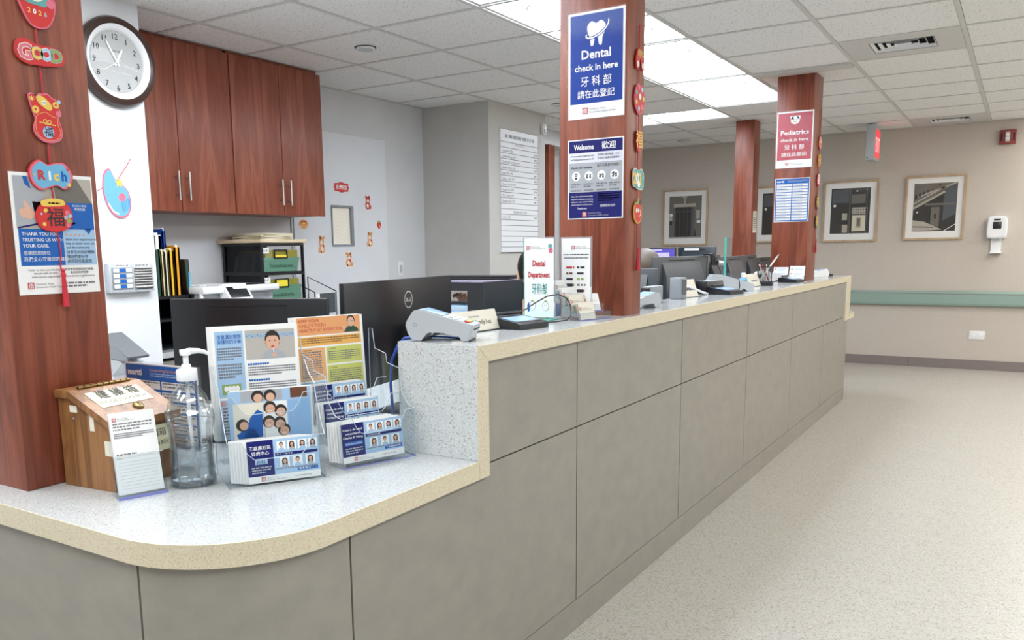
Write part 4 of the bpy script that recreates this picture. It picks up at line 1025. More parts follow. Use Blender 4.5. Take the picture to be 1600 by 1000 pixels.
card_set('clinic_card', 'navy Chinese clinic card with staff portraits in the front tier', 'card', b1f, a1, 7, .172, .1, .005, math.radians(8), lambda P: people_card(P, .172, .1, True), 'Chinese clinic cards in the front tier', lb2='clinic card edge behind the navy Chinese clinic card', step=(-.006, .0))

a2 = math.radians(72); b2 = (-1.398, 1.535, ZL)
h2 = thing('brochure_holder', 'clear tiered brochure holder with orange teeth sheet beside the raised counter end', 'holder', b2, a2)
holder_frame(h2, .217, .22, [(0, 0, .13), (.068, .045, .165), (.135, .085, .2), (.18, .1, .14)], 'blueedge', [(0, 0), (0, .13), (.03, .135), (.06, .165), (.07, .23), (.13, .24), (.135, .265), (.19, .275), (.2, .33), (.22, .33), (.22, 0)])
def stages(P):
    P.rect(-.097, .222, .097, .27, 'orange', 1)
    for k, s_ in enumerate(('KEEP YOUR', "CHILD'S TEETH", 'HEALTHY AT EVERY STAGE')): P.t(s_, -.09, .2565-k*.0125, .0085, 'inkred', a='l', bold=.004)
    P.poly([(.045, .224), (.05, .234), (.062, .241), (.074, .241), (.088, .234), (.092, .224)], 'dgreen', 2); P.disc(.068, .256, .0125, 'hairprint', 3, 16, .0135); P.disc(.068, .252, .0105, 'skinprint', 4, 16, .0135); P.poly([(.044, .224), (.04, .238), (.048, .246), (.052, .236)], 'skinprint', 4)
    for e in (-1, 1): P.disc(.068+e*.004, .254, .0012, 'ink', 5, 6)
    P.rect(-.097, .193, .097, .218, mat('amber_ink', '#ecb45e', .5), 1); P.words(-.09, .197, .09, .214, 3, 'brownink', 4, .45)
    P.rect(-.097, .1, -.018, .188, mat('apricot_ink', '#e8b07a', .5), 1); P.words(-.09, .105, -.03, .178, 12, 'inkgrey', 5, .5); P.t('1. CLEANING', -.088, .18, .004, 'ink', a='l')
    P.rect(-.014, .142, .097, .188, 'lime', 1); P.t('2. STAGE', -.006, .18, .004, 'ink', a='l'); P.words(-.008, .148, .09, .175, 5, 'inkgrey', 6, .5)
    P.rect(-.014, .072, .097, .137, 'lime', 1); P.t('3. STAGE', -.006, .128, .004, 'ink', a='l'); P.words(-.008, .078, .09, .124, 8, 'inkgrey', 7, .5)
    P.rect(-.014, .005, .097, .068, mat('pale_lime', '#b9ca6c', .5), 1); P.rect(-.097, .005, -.018, .096, 'sky', 1); P.logo(-.092, .08, .012); P.words(.0, .02, .09, .06, 5, 'inkgrey', 9, .5)
card_set('teeth_sheet', 'orange and lime sheet about healthy child teeth standing in the back tier', 'sheet', loc(b2, a2, .088, .19, .102), a2, 4, .21, .27, .002, math.radians(4), stages, 'child teeth sheets in the holder', lb2='white sheet edge behind the orange and lime teeth sheet', step=(-.004, .0006))
for nm, (x, y, z, w_, h), lb, n in (('front', (.095, .006, .012, .185, .1), 'navy Spanish clinic card in the front tier beside the raised counter end', 6), ('mid', (.078, .076, .052, .165, .105), 'navy Spanish clinic card in the middle tier of the holder', 4), ('back', (.082, .142, .09, .16, .105), 'navy Spanish clinic card in the third tier under the orange sheet', 4)):
    card_set('clinic_card', lb, 'card', loc(b2, a2, x, y, z), a2, n, w_, h, .0055, math.radians(6), lambda P: people_card(P, w_, h, False), 'Spanish clinic cards in the %s tier' % nm, lb2='clinic card edge behind the Spanish card of the %s tier' % nm, step=(-.005, .001))

# ------------------------------------------------------------------ monitors
def monitor(lb, A, B, ztop, h, zbase, m='black2', logo=False, bulge=True, screen=False, stand=True, nm='computer_monitor'):
    """A, B: ends of the top edge, A to the left of somebody looking at the back; screen=True turns the lit side to that viewer"""
    A, B = Vector(A), Vector(B); w_ = (B-A).length; c = (A+B)/2; rz = math.atan2(B.y-A.y, B.x-A.x)
    r = thing(nm, lb, 'monitor', (c.x, c.y, zbase), rz)
    z1 = ztop-zbase; z0 = z1-h
    f = MB()
    f.box(-w_/2, w_/2, 0, .018, z0, z1, m, .003)
    if not screen and bulge: f.prism([(-.0, z1-.03), (-.028, z1-.1), (-.034, z0+.06), (0, z0+.02)], -w_*.36, w_*.36, m, 'x')
    f.build('housing', r)
    s_ = MB(); y = -.0012 if screen else .0192
    s_.box(-w_/2+.008, w_/2-.008, min(y, y+.001), max(y, y+.001), z0+.016, z1-.008, 'screen' if screen else 'black').build('screen', r)
    if screen:
        P = Print(-.0016); P.rect(-w_/2+.012, z1-.1, -w_*.1, z1-.03, 'screen2', 1); P.rect(-w_*.05, z1-.12, w_*.42, z1-.035, 'screen2', 1); P.rect(-w_/2+.012, z1-.022, -w_*.12, z1-.012, 'screen2', 1); P.rect(-w_*.02, z1-.022, w_*.32, z1-.012, 'screen2', 1)
        P.disc(w_*.2, z1-.075, .016, 'mblue', 2); P.build('display', r)
    if stand:
        nk = MB().box(-.035, .035, -.045 if not screen else .03, -.02 if not screen else .055, .012, z0+h*.55, m, .004); nk.build('stand_neck', r)
        MB().box(-.11, .11, -.12 if not screen else -.03, .06 if not screen else .15, 0, .012, m, .004).build('stand_base', r)
    if logo:
        Q = Print(0); z = z1-.072; e = .03; Q.ring(e, z, .0265, .0295, 'paper', 1, 36); Q.t('D', e-.0155, z-.006, .0125, 'paper', .011, bold=.02); Q.t('E', e-.0045, z-.006, .0125, 'paper', .008, bold=.02, rot=.5); Q.t('LL', e+.0105, z-.006, .0125, 'paper', .015, bold=.02)
        Q.build('emblem', r)
    else:
        MB().box(-w_*.25, w_*.25, -.0015, .0, z1-.022, z1-.018, 'dark').build('vent_slot', r)
    return r
ZW = .7085
monitor('black monitor back rising behind the tooth sealant leaflets', (-2.143, 1.613), (-1.682, 1.802), 1.12, .31, ZW, bulge=False)
monitor('wide black monitor with round white emblem behind the card terminal', (-1.708, 1.905), (-1.839, 2.664), 1.158, .34, ZW, logo=True, bulge=False)
monitor('small dark grey tilted monitor just beyond the dental column', (-1.86, 4.0), (-1.52, 4.0), 1.149, .2, ZW, 'dgrey')
monitor('large dark monitor back in the middle of the far desks', (-1.60, 4.17), (-1.502, 4.725), 1.203, .33, ZW, 'dgrey')
monitor('dark monitor with webcam turned away beside the large far monitor', (-1.50, 4.735), (-1.553, 5.15), 1.204, .33, ZW, 'dgrey')
monitor('dark monitor back behind the clear desk divider', (-1.56, 5.235), (-1.552, 5.69), 1.191, .32, ZW, 'dgrey')
monitor('narrow dark monitor turned sideways in front of the thin column', (-1.553, 5.70), (-1.588, 6.12), 1.193, .33, ZW, 'dgrey')
monitor('black monitor at the far end beside the pediatrics column', (-1.70, 6.55), (-1.70, 7.02), 1.165, .3, ZW, 'black')
rd = thing('rear_desk', 'pale staff desk standing behind the counter at the far end', 'desk', (-2.35, 6.1, 0))
MB().box(-2.95, -1.79, 5.72, 6.45, .68, .7075, 'lightwood').build('top', rd, True)
for x in (-2.92, -1.83): MB().box(x, x+.03, 5.75, 6.42, 0, .68, 'lightwood').build('side_panel', rd, True)
monitor('lit monitor with purple screen facing out beyond the far desks', (-2.72, 6.0), (-2.14, 6.0), 1.25, .33, .7085, 'black', screen=True)
m_ = monitor('dark navy monitor with a white label next to the purple screen', (-2.13, 6.02), (-1.845, 6.0), 1.253, .28, .7085, 'slate')
MB().box(-.09, .02, -.004, -.002, .52, .537, 'paper').build('label', m_)
wc = thing('webcam', 'black webcam clipped over the monitor corner near the clear divider', 'webcam', (-1.478, 4.72, 1.204), math.radians(65))
MB().box(-.03, .012, -.02, .03, 0, .012, 'black', .003).prism([(-.03, .005), (.0, .005), (.018, -.055), (-.02, -.055)], -.03, -.02, 'black').build('clip', wc)
MB().tube([(.01, -.04, -.04), (.055, -.045, -.043)], .014, 'steel', 14).build('body', wc); MB().tube([(.02, -.03, -.05), (.05, -.03, -.09), (.045, -.03, -.14), (.09, -.03, -.18)], .002, 'black', 6).build('cord', wc)
for (x, y, lb) in ((-1.60, 4.02, ''),):
    pass

# ------------------------------------------------------------------ on the raised top, near end
ZT = 1.0105
r = thing('card_terminal', 'grey card payment terminal on the near end of the raised top', 'terminal', (-1.387, 1.836, ZT), math.radians(19))
k = .000176
sil = [(130, 400), (138, 350), (155, 320), (245, 190), (270, 172), (350, 158), (1185, 385), (1200, 400), (1195, 470), (1150, 545), (1135, 622), (1115, 637), (1035, 637), (1005, 590), (985, 562), (800, 540), (740, 512), (510, 505), (455, 530), (400, 600), (370, 637), (250, 637), (210, 600), (160, 520)]
pf = [((x-225)*k, (640-z)*k) for x, z in sil]
hb = MB().prism(pf, -.041, .041, 'grey', 'y'); hb.prism(grow(pf, .97), -.043, .043, 'grey', 'y'); hb.build('housing', r)
ang = math.atan2((158-385)*k, (1185-350)*k); sx, sz = (350-225)*k, (640-158)*k
def ontop(mb): return mb.xf(Matrix.Translation((sx, 0, sz)) @ Matrix.Rotation(-ang, 4, 'Y'))
ontop(MB().box(.004, .066, -.034, .034, .0005, .0025, 'screenblue', .001)).build('screen', r)
for i in range(4):
    for j in range(3): ontop(MB().box(.078+i*.0165, .09+i*.0165, -.031+j*.022, -.014+j*.022, .0005, .0035, 'white' if i < 3 else ('inkred', 'gold', 'palegreen')[j], .001)).build('key', r)
MB().box(.169, .1722, -.03, .03, .030, .033, 'dark').build('card_slot', r)
P = Print(-.0432); P.ring(.011, .044, .0042, .005, 'inkgrey', 1, 20); P.disc(.011, .044, .0015, 'inkgrey', 1, 8); P.build('emblem', r)
[MB().box(a, b, -.034, .034, .0, .004, 'black').build('foot', r) for a, b in ((.143, .161), (.012, .034))]
cb = tag(MB().tube([(-1.36, 1.85, 1.018), (-1.40, 1.838, 1.016), (-1.425, 1.83, 1.012), (-1.445, 1.825, .99), (-1.465, 1.822, .95), (-1.47, 1.82, .88), (-1.465, 1.82, .80), (-1.46, 1.82, .715)], .0042, 'bluecable', 10).build('network_cable'), 'blue network cable dropping behind the raised counter end', 'cable')
cb2 = tag(MB().tube([(-1.37, 1.875, 1.016), (-1.33, 1.90, 1.014), (-1.30, 1.90, 1.013), (-1.27, 1.92, 1.013)], .003, 'bluecable', 8).build('terminal_cord'), 'short blue cord curled under the grey card terminal', 'cord')

r = thing('name_plate', 'cream name plate tent behind the grey card terminal', 'name plate', (-1.345, 2.085, ZT), math.radians(86))
MB().prism([(-.0, .003), (.022, .062), (.0245, .062), (.05, .003), (.047, .003), (.0235, .056), (.003, .003)], -.115, .115, 'offwhite', 'x').build('tent', r)
MB().box(-.12, .12, -.012, .055, 0, .0025, 'acrylic').build('foot', r)
P = Print(0); P.t('Mandy Lee', .035, .02, .014, 'ink', .085, 'c', 0); P.t('Patient Services', .0, .042, .006, 'inkgrey', .05); P.logo(-.1, .042, .009)
P.xf(Matrix.Rotation(-math.atan2(.022, .059), 4, 'X') @ Matrix.Translation((0, -.001, .003))).build('lettering', r)

def sig_pad(lb, loc, rz, s_=1, pen=True, cord=None):
    r = thing('signature_pad', lb, 'signature pad', loc, rz, 'signature pads on the raised top')
    w_, d = .07*s_, .065*s_
    MB().prism([(-d, 0), (d, 0), (d, .034*s_), (d-.012, .036*s_), (-d+.01, .020*s_), (-d, .016*s_)], -w_, w_, 'black2', 'x').build('housing', r)
    sl = math.atan2(.016*s_, 2*d-.022)
    f = lambda mb: mb.xf(Matrix.Translation((0, -d+.01, .0203*s_)) @ Matrix.Rotation(sl, 4, 'X'))
    f(MB().box(-w_+.014, w_-.014, .018, .078*s_, 0, .0012, 'screenblue')).build('screen', r)
    f(MB().box(-w_+.008, w_-.008, .010, .018, 0, .0008, 'dgrey').box(-w_+.008, w_-.008, .078*s_, .083*s_, 0, .0008, 'dgrey')).build('bezel', r)
    if pen: f(MB().tube([(-w_+.012, .1*s_, .008), (w_-.02, .1*s_, .008), (w_-.008, .1*s_, .0075)], [.0055, .0055, .002], 'black', 10)).build('pen', r)
    return r
sig_pad('black signature pad with pen in front of the dental sign', (-1.31, 2.262, ZT), math.radians(80))
tag(MB().tube([(-1.345, 2.325, 1.055), (-1.35, 2.38, 1.058), (-1.345, 2.43, 1.075), (-1.33, 2.49, 1.095), (-1.31, 2.53, 1.10), (-1.285, 2.545, 1.088), (-1.265, 2.54, 1.06), (-1.258, 2.525, 1.03), (-1.262, 2.50, 1.016), (-1.285, 2.46, 1.0135), (-1.31, 2.40, 1.0135), (-1.325, 2.36, 1.014)], .0022, 'black', 8).build('black_cable'), 'black looped pen cord rising in front of the dental sign', 'cord')

def sign_stand(lb, x0, x1, y, z1, rz, fn, edge):
    r = thing('acrylic_sign', lb, 'sign', ((x0+x1)/2, y, ZT), rz)
    w_ = (x1-x0)/2; h = z1-ZT
    MB().box(-w_, w_, -.002, .002, .003, h, 'acrylic').build('panel', r)
    MB().box(-w_, -w_+.0022, -.0028, .0028, .003, h, edge).box(w_-.0014, w_, -.0024, .0024, .003, h, 'acryl_rim').box(-w_, w_, -.0024, .0024, h-.0016, h, 'acryl_rim').build('edge', r)
    MB().box(-w_, w_, -.055, .03, 0, .003, edge if edge == 'acryledge' else 'acrylic').build('foot', r)
    P = Print(-.0032); P.rect(-w_+.004, .008, w_-.004, h-.004, 'paper', 0); fn(P, w_, h); P.build('print', r)
    return r
def dental(P, w_, h):
    P.logo(-w_+.012, h-.042, .013)
    P.disc(w_-.018, h-.03, .008, 'teal', 2, 14, .007); P.disc(w_-.016, h-.045, .008, 'pink', 2, 12, .01); P.disc(w_-.024, h-.038, .004, 'offwhite', 3)
    P.t('Dental', 0, h-.098, .021, 'inkred', .05, 'c', .03); P.t('Department', 0, h-.136, .019, 'inkred', .084, 'c', .03); P.t('牙科部', .002, h-.19, .028, 'teal', .06, 'c', .01)
    for s_ in (-1, 1):
        P.disc(s_*.026, h-.235, .013, 'inklight', 2, 18, .016); P.disc(s_*.026, h-.235, .0115, 'paper', 3, 18, .0145); P.disc(s_*.026, h-.218, .006, 'palegreen', 3, 8, .003)
        for e in (-1, 1): P.disc(s_*.026+e*.004, h-.232, .0012, 'ink', 4, 6)
    P.poly([(-.044, h-.255), (-.047, h-.235), (-.041, h-.22), (-.036, h-.235), (-.038, h-.255)], 'mblue', 2)
def plans(P, w_, h):
    P.logo(-.018, h-.042, .013); P.words(-w_+.01, h-.062, w_-.008, h-.058, 1, 'ink', 4, .8, last=1); P.words(-w_+.012, h-.074, w_-.012, h-.069, 1, 'inkgrey', 5, .8, cjk=True, last=1)
    for k in range(7):
        for c_ in (0, 1):
            R = random.Random(k*2+c_); x = -.036+c_*.04; z = h-.1-k*.02
            m = ('brownink', 'ink', 'inkgrey', 'inkred', 'palegreen', 'navy')[R.randrange(6)]
            P.words(x, z-.007, x+R.uniform(.022, .032), z, 1, m, k+c_, 1, last=1)
            if (k, c_) in ((3, 0), (4, 1)): P.rect(x, z-.009, x+.024, z+.001, 'ink', 3)
sign_stand('clear upright Dental Department sign with teal edge', -1.458, -1.335, 2.56, 1.292, 0, dental, 'acryledge')
sign_stand('clear upright sign of insurance plan logos leaning by the dental column', -1.352, -1.238, 2.64, 1.291, math.radians(4), plans, 'acryl_rim')

# tiered business card holder and its cards
a3 = math.radians(76); b3 = (-1.232, 2.545, ZT)
r = thing('card_holder', 'clear four tier business card holder in front of the dental column', 'holder', b3, a3, None)
hb = MB(); 
for k in range(4):
    y, z = k*.033, k*.024
    hb.box(0, .165, y, y+.0015, z, z+.026, 'acrylic').box(0, .165, y, y+.033, z, z+.0015, 'acrylic')
hb.build('tier_panel', r)
for x in (0, .082, .1635): MB().prism([(0, 0), (0, .026), (.033, .035), (.033, .05), (.066, .059), (.066, .074), (.099, .083), (.099, .1), (.132, .11), (.132, .06), (.12, .0)], x, x+.0015, 'acrylic', 'x').build('side_panel', r)
e = MB()
for k in range(4): e.box(0, .165, k*.033-.0008, k*.033, k*.024, k*.024+.002, 'blueedge')
e.box(-.0008, 0, 0, .0015, 0, .026, 'blueedge'); e.build('edge', r)
def bcard(P): P.logo(-.038, .032, .011); P.words(-.03, .01, .03, .022, 2, 'inklight', 3, .4)
spots = [(.05, 0, 'offwhite', 'front tier'), (.042, 1, 'offwhite', 'second tier'), (.118, 1, 'paper', 'second tier right side'), (.042, 2, 'paper', 'third tier'), (.12, 2, 'paper', 'third tier right side'), (.042, 3, 'paper', 'top tier'), (.12, 3, 'paper', 'top tier right side')]
for x, t_, pm, lb in spots:
    card_set('business_card', 'white business card foremost in the %s of the clear holder' % lb, 'card', loc(b3, a3, x, .006+t_*.033, .003+t_*.024), a3, 4, .08, .058, .0045, math.radians(14), bcard, 'business cards in the %s' % lb, pm, lb2='white business card behind the foremost one in the %s' % lb, jit=.002)

# ------------------------------------------------------------------ on the raised top, far half
r = thing('card_terminal', 'pale card terminal just beyond the dental column', 'terminal', (-1.29, 3.2, ZT), math.radians(70))
MB().prism([(-.085, .0), (-.07, 0), (-.06, .012), (.05, .018), (.06, 0), (.085, 0), (.095, .025), (.085, .06), (.06, .062), (-.08, .028)], -.036, .036, 'grey', 'y').build('housing', r)
MB().box(-.088, -.084, -.03, .03, .006, .024, 'dark').build('card_slot', r)
MB().prism([(.0, .0475), (.06, .0625), (.06, .064), (.0, .049)], -.03, .03, 'screenblue', 'y').build('screen', r)
r = thing('desk_phone', 'small grey boxy phone cradle behind the pale card terminal', 'phone', (-1.355, 3.52, ZT), math.radians(84))
MB().box(-.06, .06, -.02, .02, 0, .075, 'grey2', .004).build('cradle', r); MB().box(-.075, -.06, -.02, .02, 0, .07, 'black', .003).build('side', r); P = Print(-.0202); P.ring(.02, .02, .015, .0165, 'dgrey', 1, 20); P.build('print', r)
r = thing('speaker_box', 'narrow grey upright speaker box behind the cream card stand', 'speaker', (-1.36, 3.86, ZT), math.radians(84))
MB().box(-.03, .03, -.03, .03, 0, .10, 'grey2', .004).build('body', r); MB().box(-.024, .024, -.0315, -.03, .02, .09, 'dgrey').build('grille', r)
def tent(lb, loc_, rz, w_=.14, h=.075, nm=None):
    r = thing('card_stand', lb, 'card stand', loc_, rz)
    MB().prism([(0, .002), (.03, h), (.033, h), (.055, .002), (.052, .002), (.0315, h-.006), (.003, .002)], -w_/2, w_/2, 'offwhite', 'x').build('tent', r)
    MB().box(-w_/2, w_/2, -.012, .058, 0, .002, 'acrylic').build('foot', r)
    P = Print(0); P.logo(-w_*.42, h*.68, .011); P.words(-w_*.1, h*.35, w_*.3, h*.52, 1, 'inkgrey', 3, .8, last=1)
    P.xf(Matrix.Rotation(-math.atan2(.03, h), 4, 'X') @ Matrix.Translation((0, -.001, .002))).build('print', r)
tent('cream name card stand between the grey phone and the far signature pad', (-1.345, 3.99, ZT), math.radians(80), .17, .085)
sig_pad('black signature pad lying before the grey far payment terminal', (-1.275, 4.33, ZT), math.radians(78), 1.0)
r = thing('card_terminal', 'large grey payment terminal with black cord behind the far signature pad', 'terminal', (-1.33, 4.62, ZT), math.radians(30))
MB().prism([(-.13, .0), (-.1, 0), (-.08, .014), (.06, .014), (.08, 0), (.11, 0), (.115, .035), (.1, .045), (-.06, .09), (-.11, .092), (-.135, .05)], -.045, .045, 'grey', 'y').build('housing', r)
MB().prism([(-.055, .0885), (.01, .0695), (.01, .071), (-.055, .090)], -.035, .035, 'screenblue', 'y').build('screen', r)
MB().box(.112, .1165, -.034, .034, .02, .026, 'dark').build('card_slot', r)
MB().tube([(-.06, -.046, .06), (-.055, -.047, .04), (-.058, -.047, .004), (-.045, -.06, .003), (.03, -.09, .003)], .002, 'black', 6).build('cord', r)
MB().tube([(.03, -.046, .06), (.035, -.047, .03), (.03, -.047, .004)], .002, 'black', 6).build('cord', r)
r = thing('receipt_printer', 'black and grey receipt printer behind the large payment terminal', 'printer', (-1.375, 4.33, ZT), math.radians(80))
MB().box(-.04, .14, -.025, .025, 0, .066, 'dgrey', .005).box(-.06, -.04, -.03, .03, 0, .068, 'black', .004).build('housing', r); MB().box(-.02, .12, -.005, .005, .0655, .068, 'white').build('paper_slot', r)
tag(MB().tube([(-1.37, 4.12, 1.016), (-1.385, 4.02, 1.02), (-1.375, 3.95, 1.035), (-1.36, 3.93, 1.06), (-1.35, 3.96, 1.066), (-1.345, 4.05, 1.05), (-1.34, 4.17, 1.025), (-1.34, 4.24, 1.016)], .006, 'white', 8).build('white_cord'), 'thick white looped cord beside the receipt printer', 'cord')
r = thing('desk_divider', 'clear upright desk divider with teal edge between the far monitors', 'divider', (-1.355, 4.58, ZT), math.radians(98))
MB().box(.0, .24, -.003, .003, 0, .29, 'acrylic').build('panel', r); MB().box(-.004, 0, -.006, .006, 0, .29, 'acryledge').build('edge', r); MB().box(.0, .04, -.02, .02, 0, .02, 'acryl_rim', .003).build('clamp', r)
r = thing('hand_sanitizer', 'tiny clear sanitizer bottle with white cap before the cream card stack', 'bottle', (-1.375, 5.02, ZT))
MB().lathe([(.022, 0), (.024, .004), (.024, .05), (.012, .058), (.011, .062)], 'cyan', n=20).build('body', r); MB().lathe([(.013, .06), (.013, .085), (.01, .088)], 'white', n=18).build('cap', r)
r = thing('tissue_box', 'small pale box next to the tiny sanitizer bottle', 'box', (-1.39, 4.9, ZT), math.radians(80))
MB().box(-.04, .04, -.03, .03, 0, .05, 'white', .002).build('box', r); MB().box(-.03, .03, -.0305, -.03, .01, .04, 'sky').build('label', r)
tent('cream card stand with small print beside the pen cup', (-1.355, 5.20, ZT), math.radians(82), .2, .075)
r = thing('desk_phone', 'white curved telephone handset behind the cream card stand with small print', 'phone', (-1.38, 5.45, ZT), math.radians(75))
MB().box(-.1, .1, -.03, .02, 0, .04, 'white', .008).build('base', r); MB().tube([(-.09, -.005, .05), (-.07, -.005, .072), (0, -.005, .082), (.07, -.005, .072), (.09, -.005, .05)], [.016, .013, .011, .013, .016], 'white', 12).build('handset', r)
r = thing('pen_cup', 'black mesh pen cup with a heavy square foot', 'pen cup', (-1.335, 5.35, ZT), math.radians(10))
MB().box(-.05, .05, -.05, .05, 0, .026, 'black2', .004).build('foot', r)
mc = MB()
for k in range(11):
    t = -.04+k*.008
    for s_ in (-1, 1): mc.box(t-.0007, t+.0007, s_*.04-.0006, s_*.04+.0006, .026, .115, 'dgrey'); mc.box(s_*.04-.0006, s_*.04+.0006, t-.0007, t+.0007, .026, .115, 'dgrey')
for k in range(12):
    z = .028+k*.0075
    for s_ in (-1, 1): mc.box(-.04, .04, s_*.04-.0006, s_*.04+.0006, z, z+.001, 'dgrey'); mc.box(s_*.04-.0006, s_*.04+.0006, -.04, .04, z, z+.001, 'dgrey')
tag(mc.build('mesh_wall', r), kind='stuff')
rim = MB()
for s_ in (-1, 1): rim.box(-.042, .042, s_*.04-.002, s_*.04+.002, .113, .117, 'black'); rim.box(s_*.04-.002, s_*.04+.002, -.042, .042, .113, .117, 'black')
rim.build('rim', r)
for k, (a, b, m, lb) in enumerate((((.0, .01), (-.045, .02), 'offwhite', 'cream pen leaning towards the card stand in the mesh cup'), ((.01, .0), (.0, .03), 'steel', 'silver pen standing upright in the mesh cup'), ((-.025, -.02), (.062, -.01), 'paper', 'long white pen leaning far out of the mesh cup'), ((.02, .02), (-.02, -.02), 'inkred', 'thin red pen in the mesh cup'))):
    L = .19 if k == 2 else .14
    p0 = Vector((-1.335+a[0], 5.35+a[1], ZT+.03)); p1 = Vector((-1.335+b[0]+(.02 if k == 2 else 0), 5.35+b[1], ZT+L)); d = (p1-p0)
    pn = thing('pen', lb, 'pen', p0, 0, 'pens in the mesh cup')
    MB().tube([p0, p0+d*.9], .0045, m, 8).build('barrel', pn, True); MB().tube([p0+d*.9, p1], [.0045, .0022], 'grey' if k == 2 else 'black', 8).build('cap', pn, True)
sig_pad('flat black signature pad near the pediatrics column', (-1.29, 5.86, ZT), math.radians(82), .95)
r = thing('card_terminal', 'long white card terminal lying behind the flat black pad', 'terminal', (-1.385, 5.95, ZT), math.radians(55))
MB().prism([(-.12, .05), (-.1, .062), (.12, .03), (.125, .0), (.1, 0), (.08, .012), (-.06, .012), (-.09, 0), (-.12, 0)], -.036, .036, 'white', 'y').build('housing', r); MB().prism([(-.08, .0597), (-.02, .051), (-.02, .0522), (-.08, .061)], -.028, .028, 'screenblue', 'y').build('screen', r)
b4 = (-1.475, 6.09, ZT); a4 = math.radians(3)
r = thing('card_holder', 'clear card holder with two columns leaning on the pediatrics column', 'holder', b4, a4)
hb = MB()
for k in range(2): hb.box(0, .22, k*.025, k*.025+.0015, k*.03, k*.03+.035, 'acrylic').box(0, .22, k*.025, k*.025+.025, k*.03, k*.03+.0015, 'acrylic')
hb.build('tier_panel', r)
for x in (0, .109, .2185): MB().prism([(0, 0), (0, .035), (.025, .045), (.025, .065), (.05, .075), (.05, 0)], x, x+.0015, 'acrylic', 'x').build('side_panel', r)
for x, k, lb in ((.055, 0, 'lower left pocket'), (.164, 0, 'lower right pocket'), (.055, 1, 'upper left pocket'), (.164, 1, 'upper right pocket')):
    card_set('business_card', 'white card foremost in the %s on the pediatrics column' % lb, 'card', loc(b4, a4, x, .005+k*.025, .003+k*.03), a4, 3, .098, .068 if x > .1 else .06, .005, math.radians(10), lambda P: (P.logo(-.04, .042, .01, text=False), P.words(-.02, .03, .04, .05, 2, 'sky', 3, .4)), 'cards in the %s by the pediatrics column' % lb, lb2='white card behind the foremost one in the %s' % lb, jit=.002)
r = thing('card_terminal', 'white card terminal behind the pediatrics column at the counter end', 'terminal', (-1.33, 6.85, ZT), math.radians(60))
MB().prism([(-.1, .03), (-.08, .04), (.09, .06), (.11, .03), (.1, 0), (-.1, 0)], -.035, .035, 'white', 'y').build('housing', r); MB().prism([(0, .0502), (.07, .0584), (.07, .0596), (0, .0514)], -.026, .026, 'screenblue', 'y').build('screen', r)
sig_pad('farthest black signature pad at the counter end', (-1.315, 7.08, ZT), math.radians(75), .8, False)

# ------------------------------------------------------------------ office: organizer, cabinets, phone, back counter
r = thing('desk_organizer', 'black desk organizer with open shelves of papers behind the wide monitor', 'organizer', (-2.1, 3.1, ZW))
og = MB(); X0, X1, Y0, Y1, Z1 = -2.36, -1.87, 2.95, 3.27, 1.118
MB().box(X0, X1-.0032, Y0, Y1, Z1-.035, Z1, 'black').build('top', r, True); MB().box(X1-.085, X1-.003, Y0, Y1, ZW, Z1-.035, 'black').build('side_panel', r, True); MB().box(X0, X0+.02, Y0, Y1, ZW, Z1-.035, 'black').build('side_panel', r, True)
for z in (ZW, .80, .905): MB().box(X0+.02, X1-.085, Y0, Y1, z, z+.012, 'black').build('shelf', r, True)
MB().box(X0, X1-.004, Y0-.002, Y1, Z1+.0002, Z1+.003, mat('mauve_laminate', '#7d7688', .4)).build('top_sheet', r, True)
MB().box(X1-.003, X1, Y0, Y1, ZW, Z1-.002, 'slate').build('end_cover', r, True)
for k, (z, t, m, lb) in enumerate(((.918, .018, 'black2', 'black folder at the bottom of the organizer shelf'), (.937, .010, 'yellow', 'yellow folder lying in the organizer shelf'), (.949, .016, 'navy', 'navy folder above the yellow one in the organizer'), (.966, .022, 'paper', 'white papers on the navy folder in the organizer'), (.989, .03, 'sky', 'pale blue folder topmost in the organizer'))):
    o = thing('file_folder', lb, 'folder', (-2.13, 3.08, z), math.radians(k*1.2-2))
    MB().box(-.15, .17, -.12+.002*k, .15, 0, t*.4, m).box(-.15, .17, -.12, .15, t*.6, t, m).build('cover', o); MB().box(-.145, .165, -.115, .145, t*.4, t*.6, 'paper').build('sheets', o)
r = thing('laptop', 'closed black laptop lying on top of the desk organizer', 'laptop', (-2.05, 3.21, 1.1215), math.radians(12))
MB().box(-.19, .15, -.06, .06, 0, .008, 'black', .002).build('base', r); MB().box(-.19, .15, -.06, .06, .0085, .018, 'black2', .002).build('lid', r)
MB().tube([(-.15, .061, .008), (.11, .061, .008)], .004, 'steel', 8).build('hinge', r)
r = thing('desk_scanner', 'white device with a tilted grey flap on the worktop behind the thick column', 'scanner', (-2.435, 1.62, ZW), 0)
MB().box(-.14, .01, -.03, .04, 0, .165, 'white', .006).build('pedestal', r)
MB().prism([(-.14, .165), (.02, .165), (.07, .205), (.06, .215), (-.14, .215)], -.035, .045, 'grey', 'y').build('tray', r)
MB().prism([(-.05, .285), (-.03, .292), (.10, .225), (.095, .212), (-.05, .215)], -.035, -.029, 'grey2', 'y').build('flap_side', r)
MB().prism([(-.035, .294), (.102, .226), (.097, .219), (-.04, .286)], -.034, .045, 'dgrey', 'y').build('flap', r)
MB().box(-.14, -.06, -.035, .045, .215, .295, 'white', .004).build('rear_housing', r)

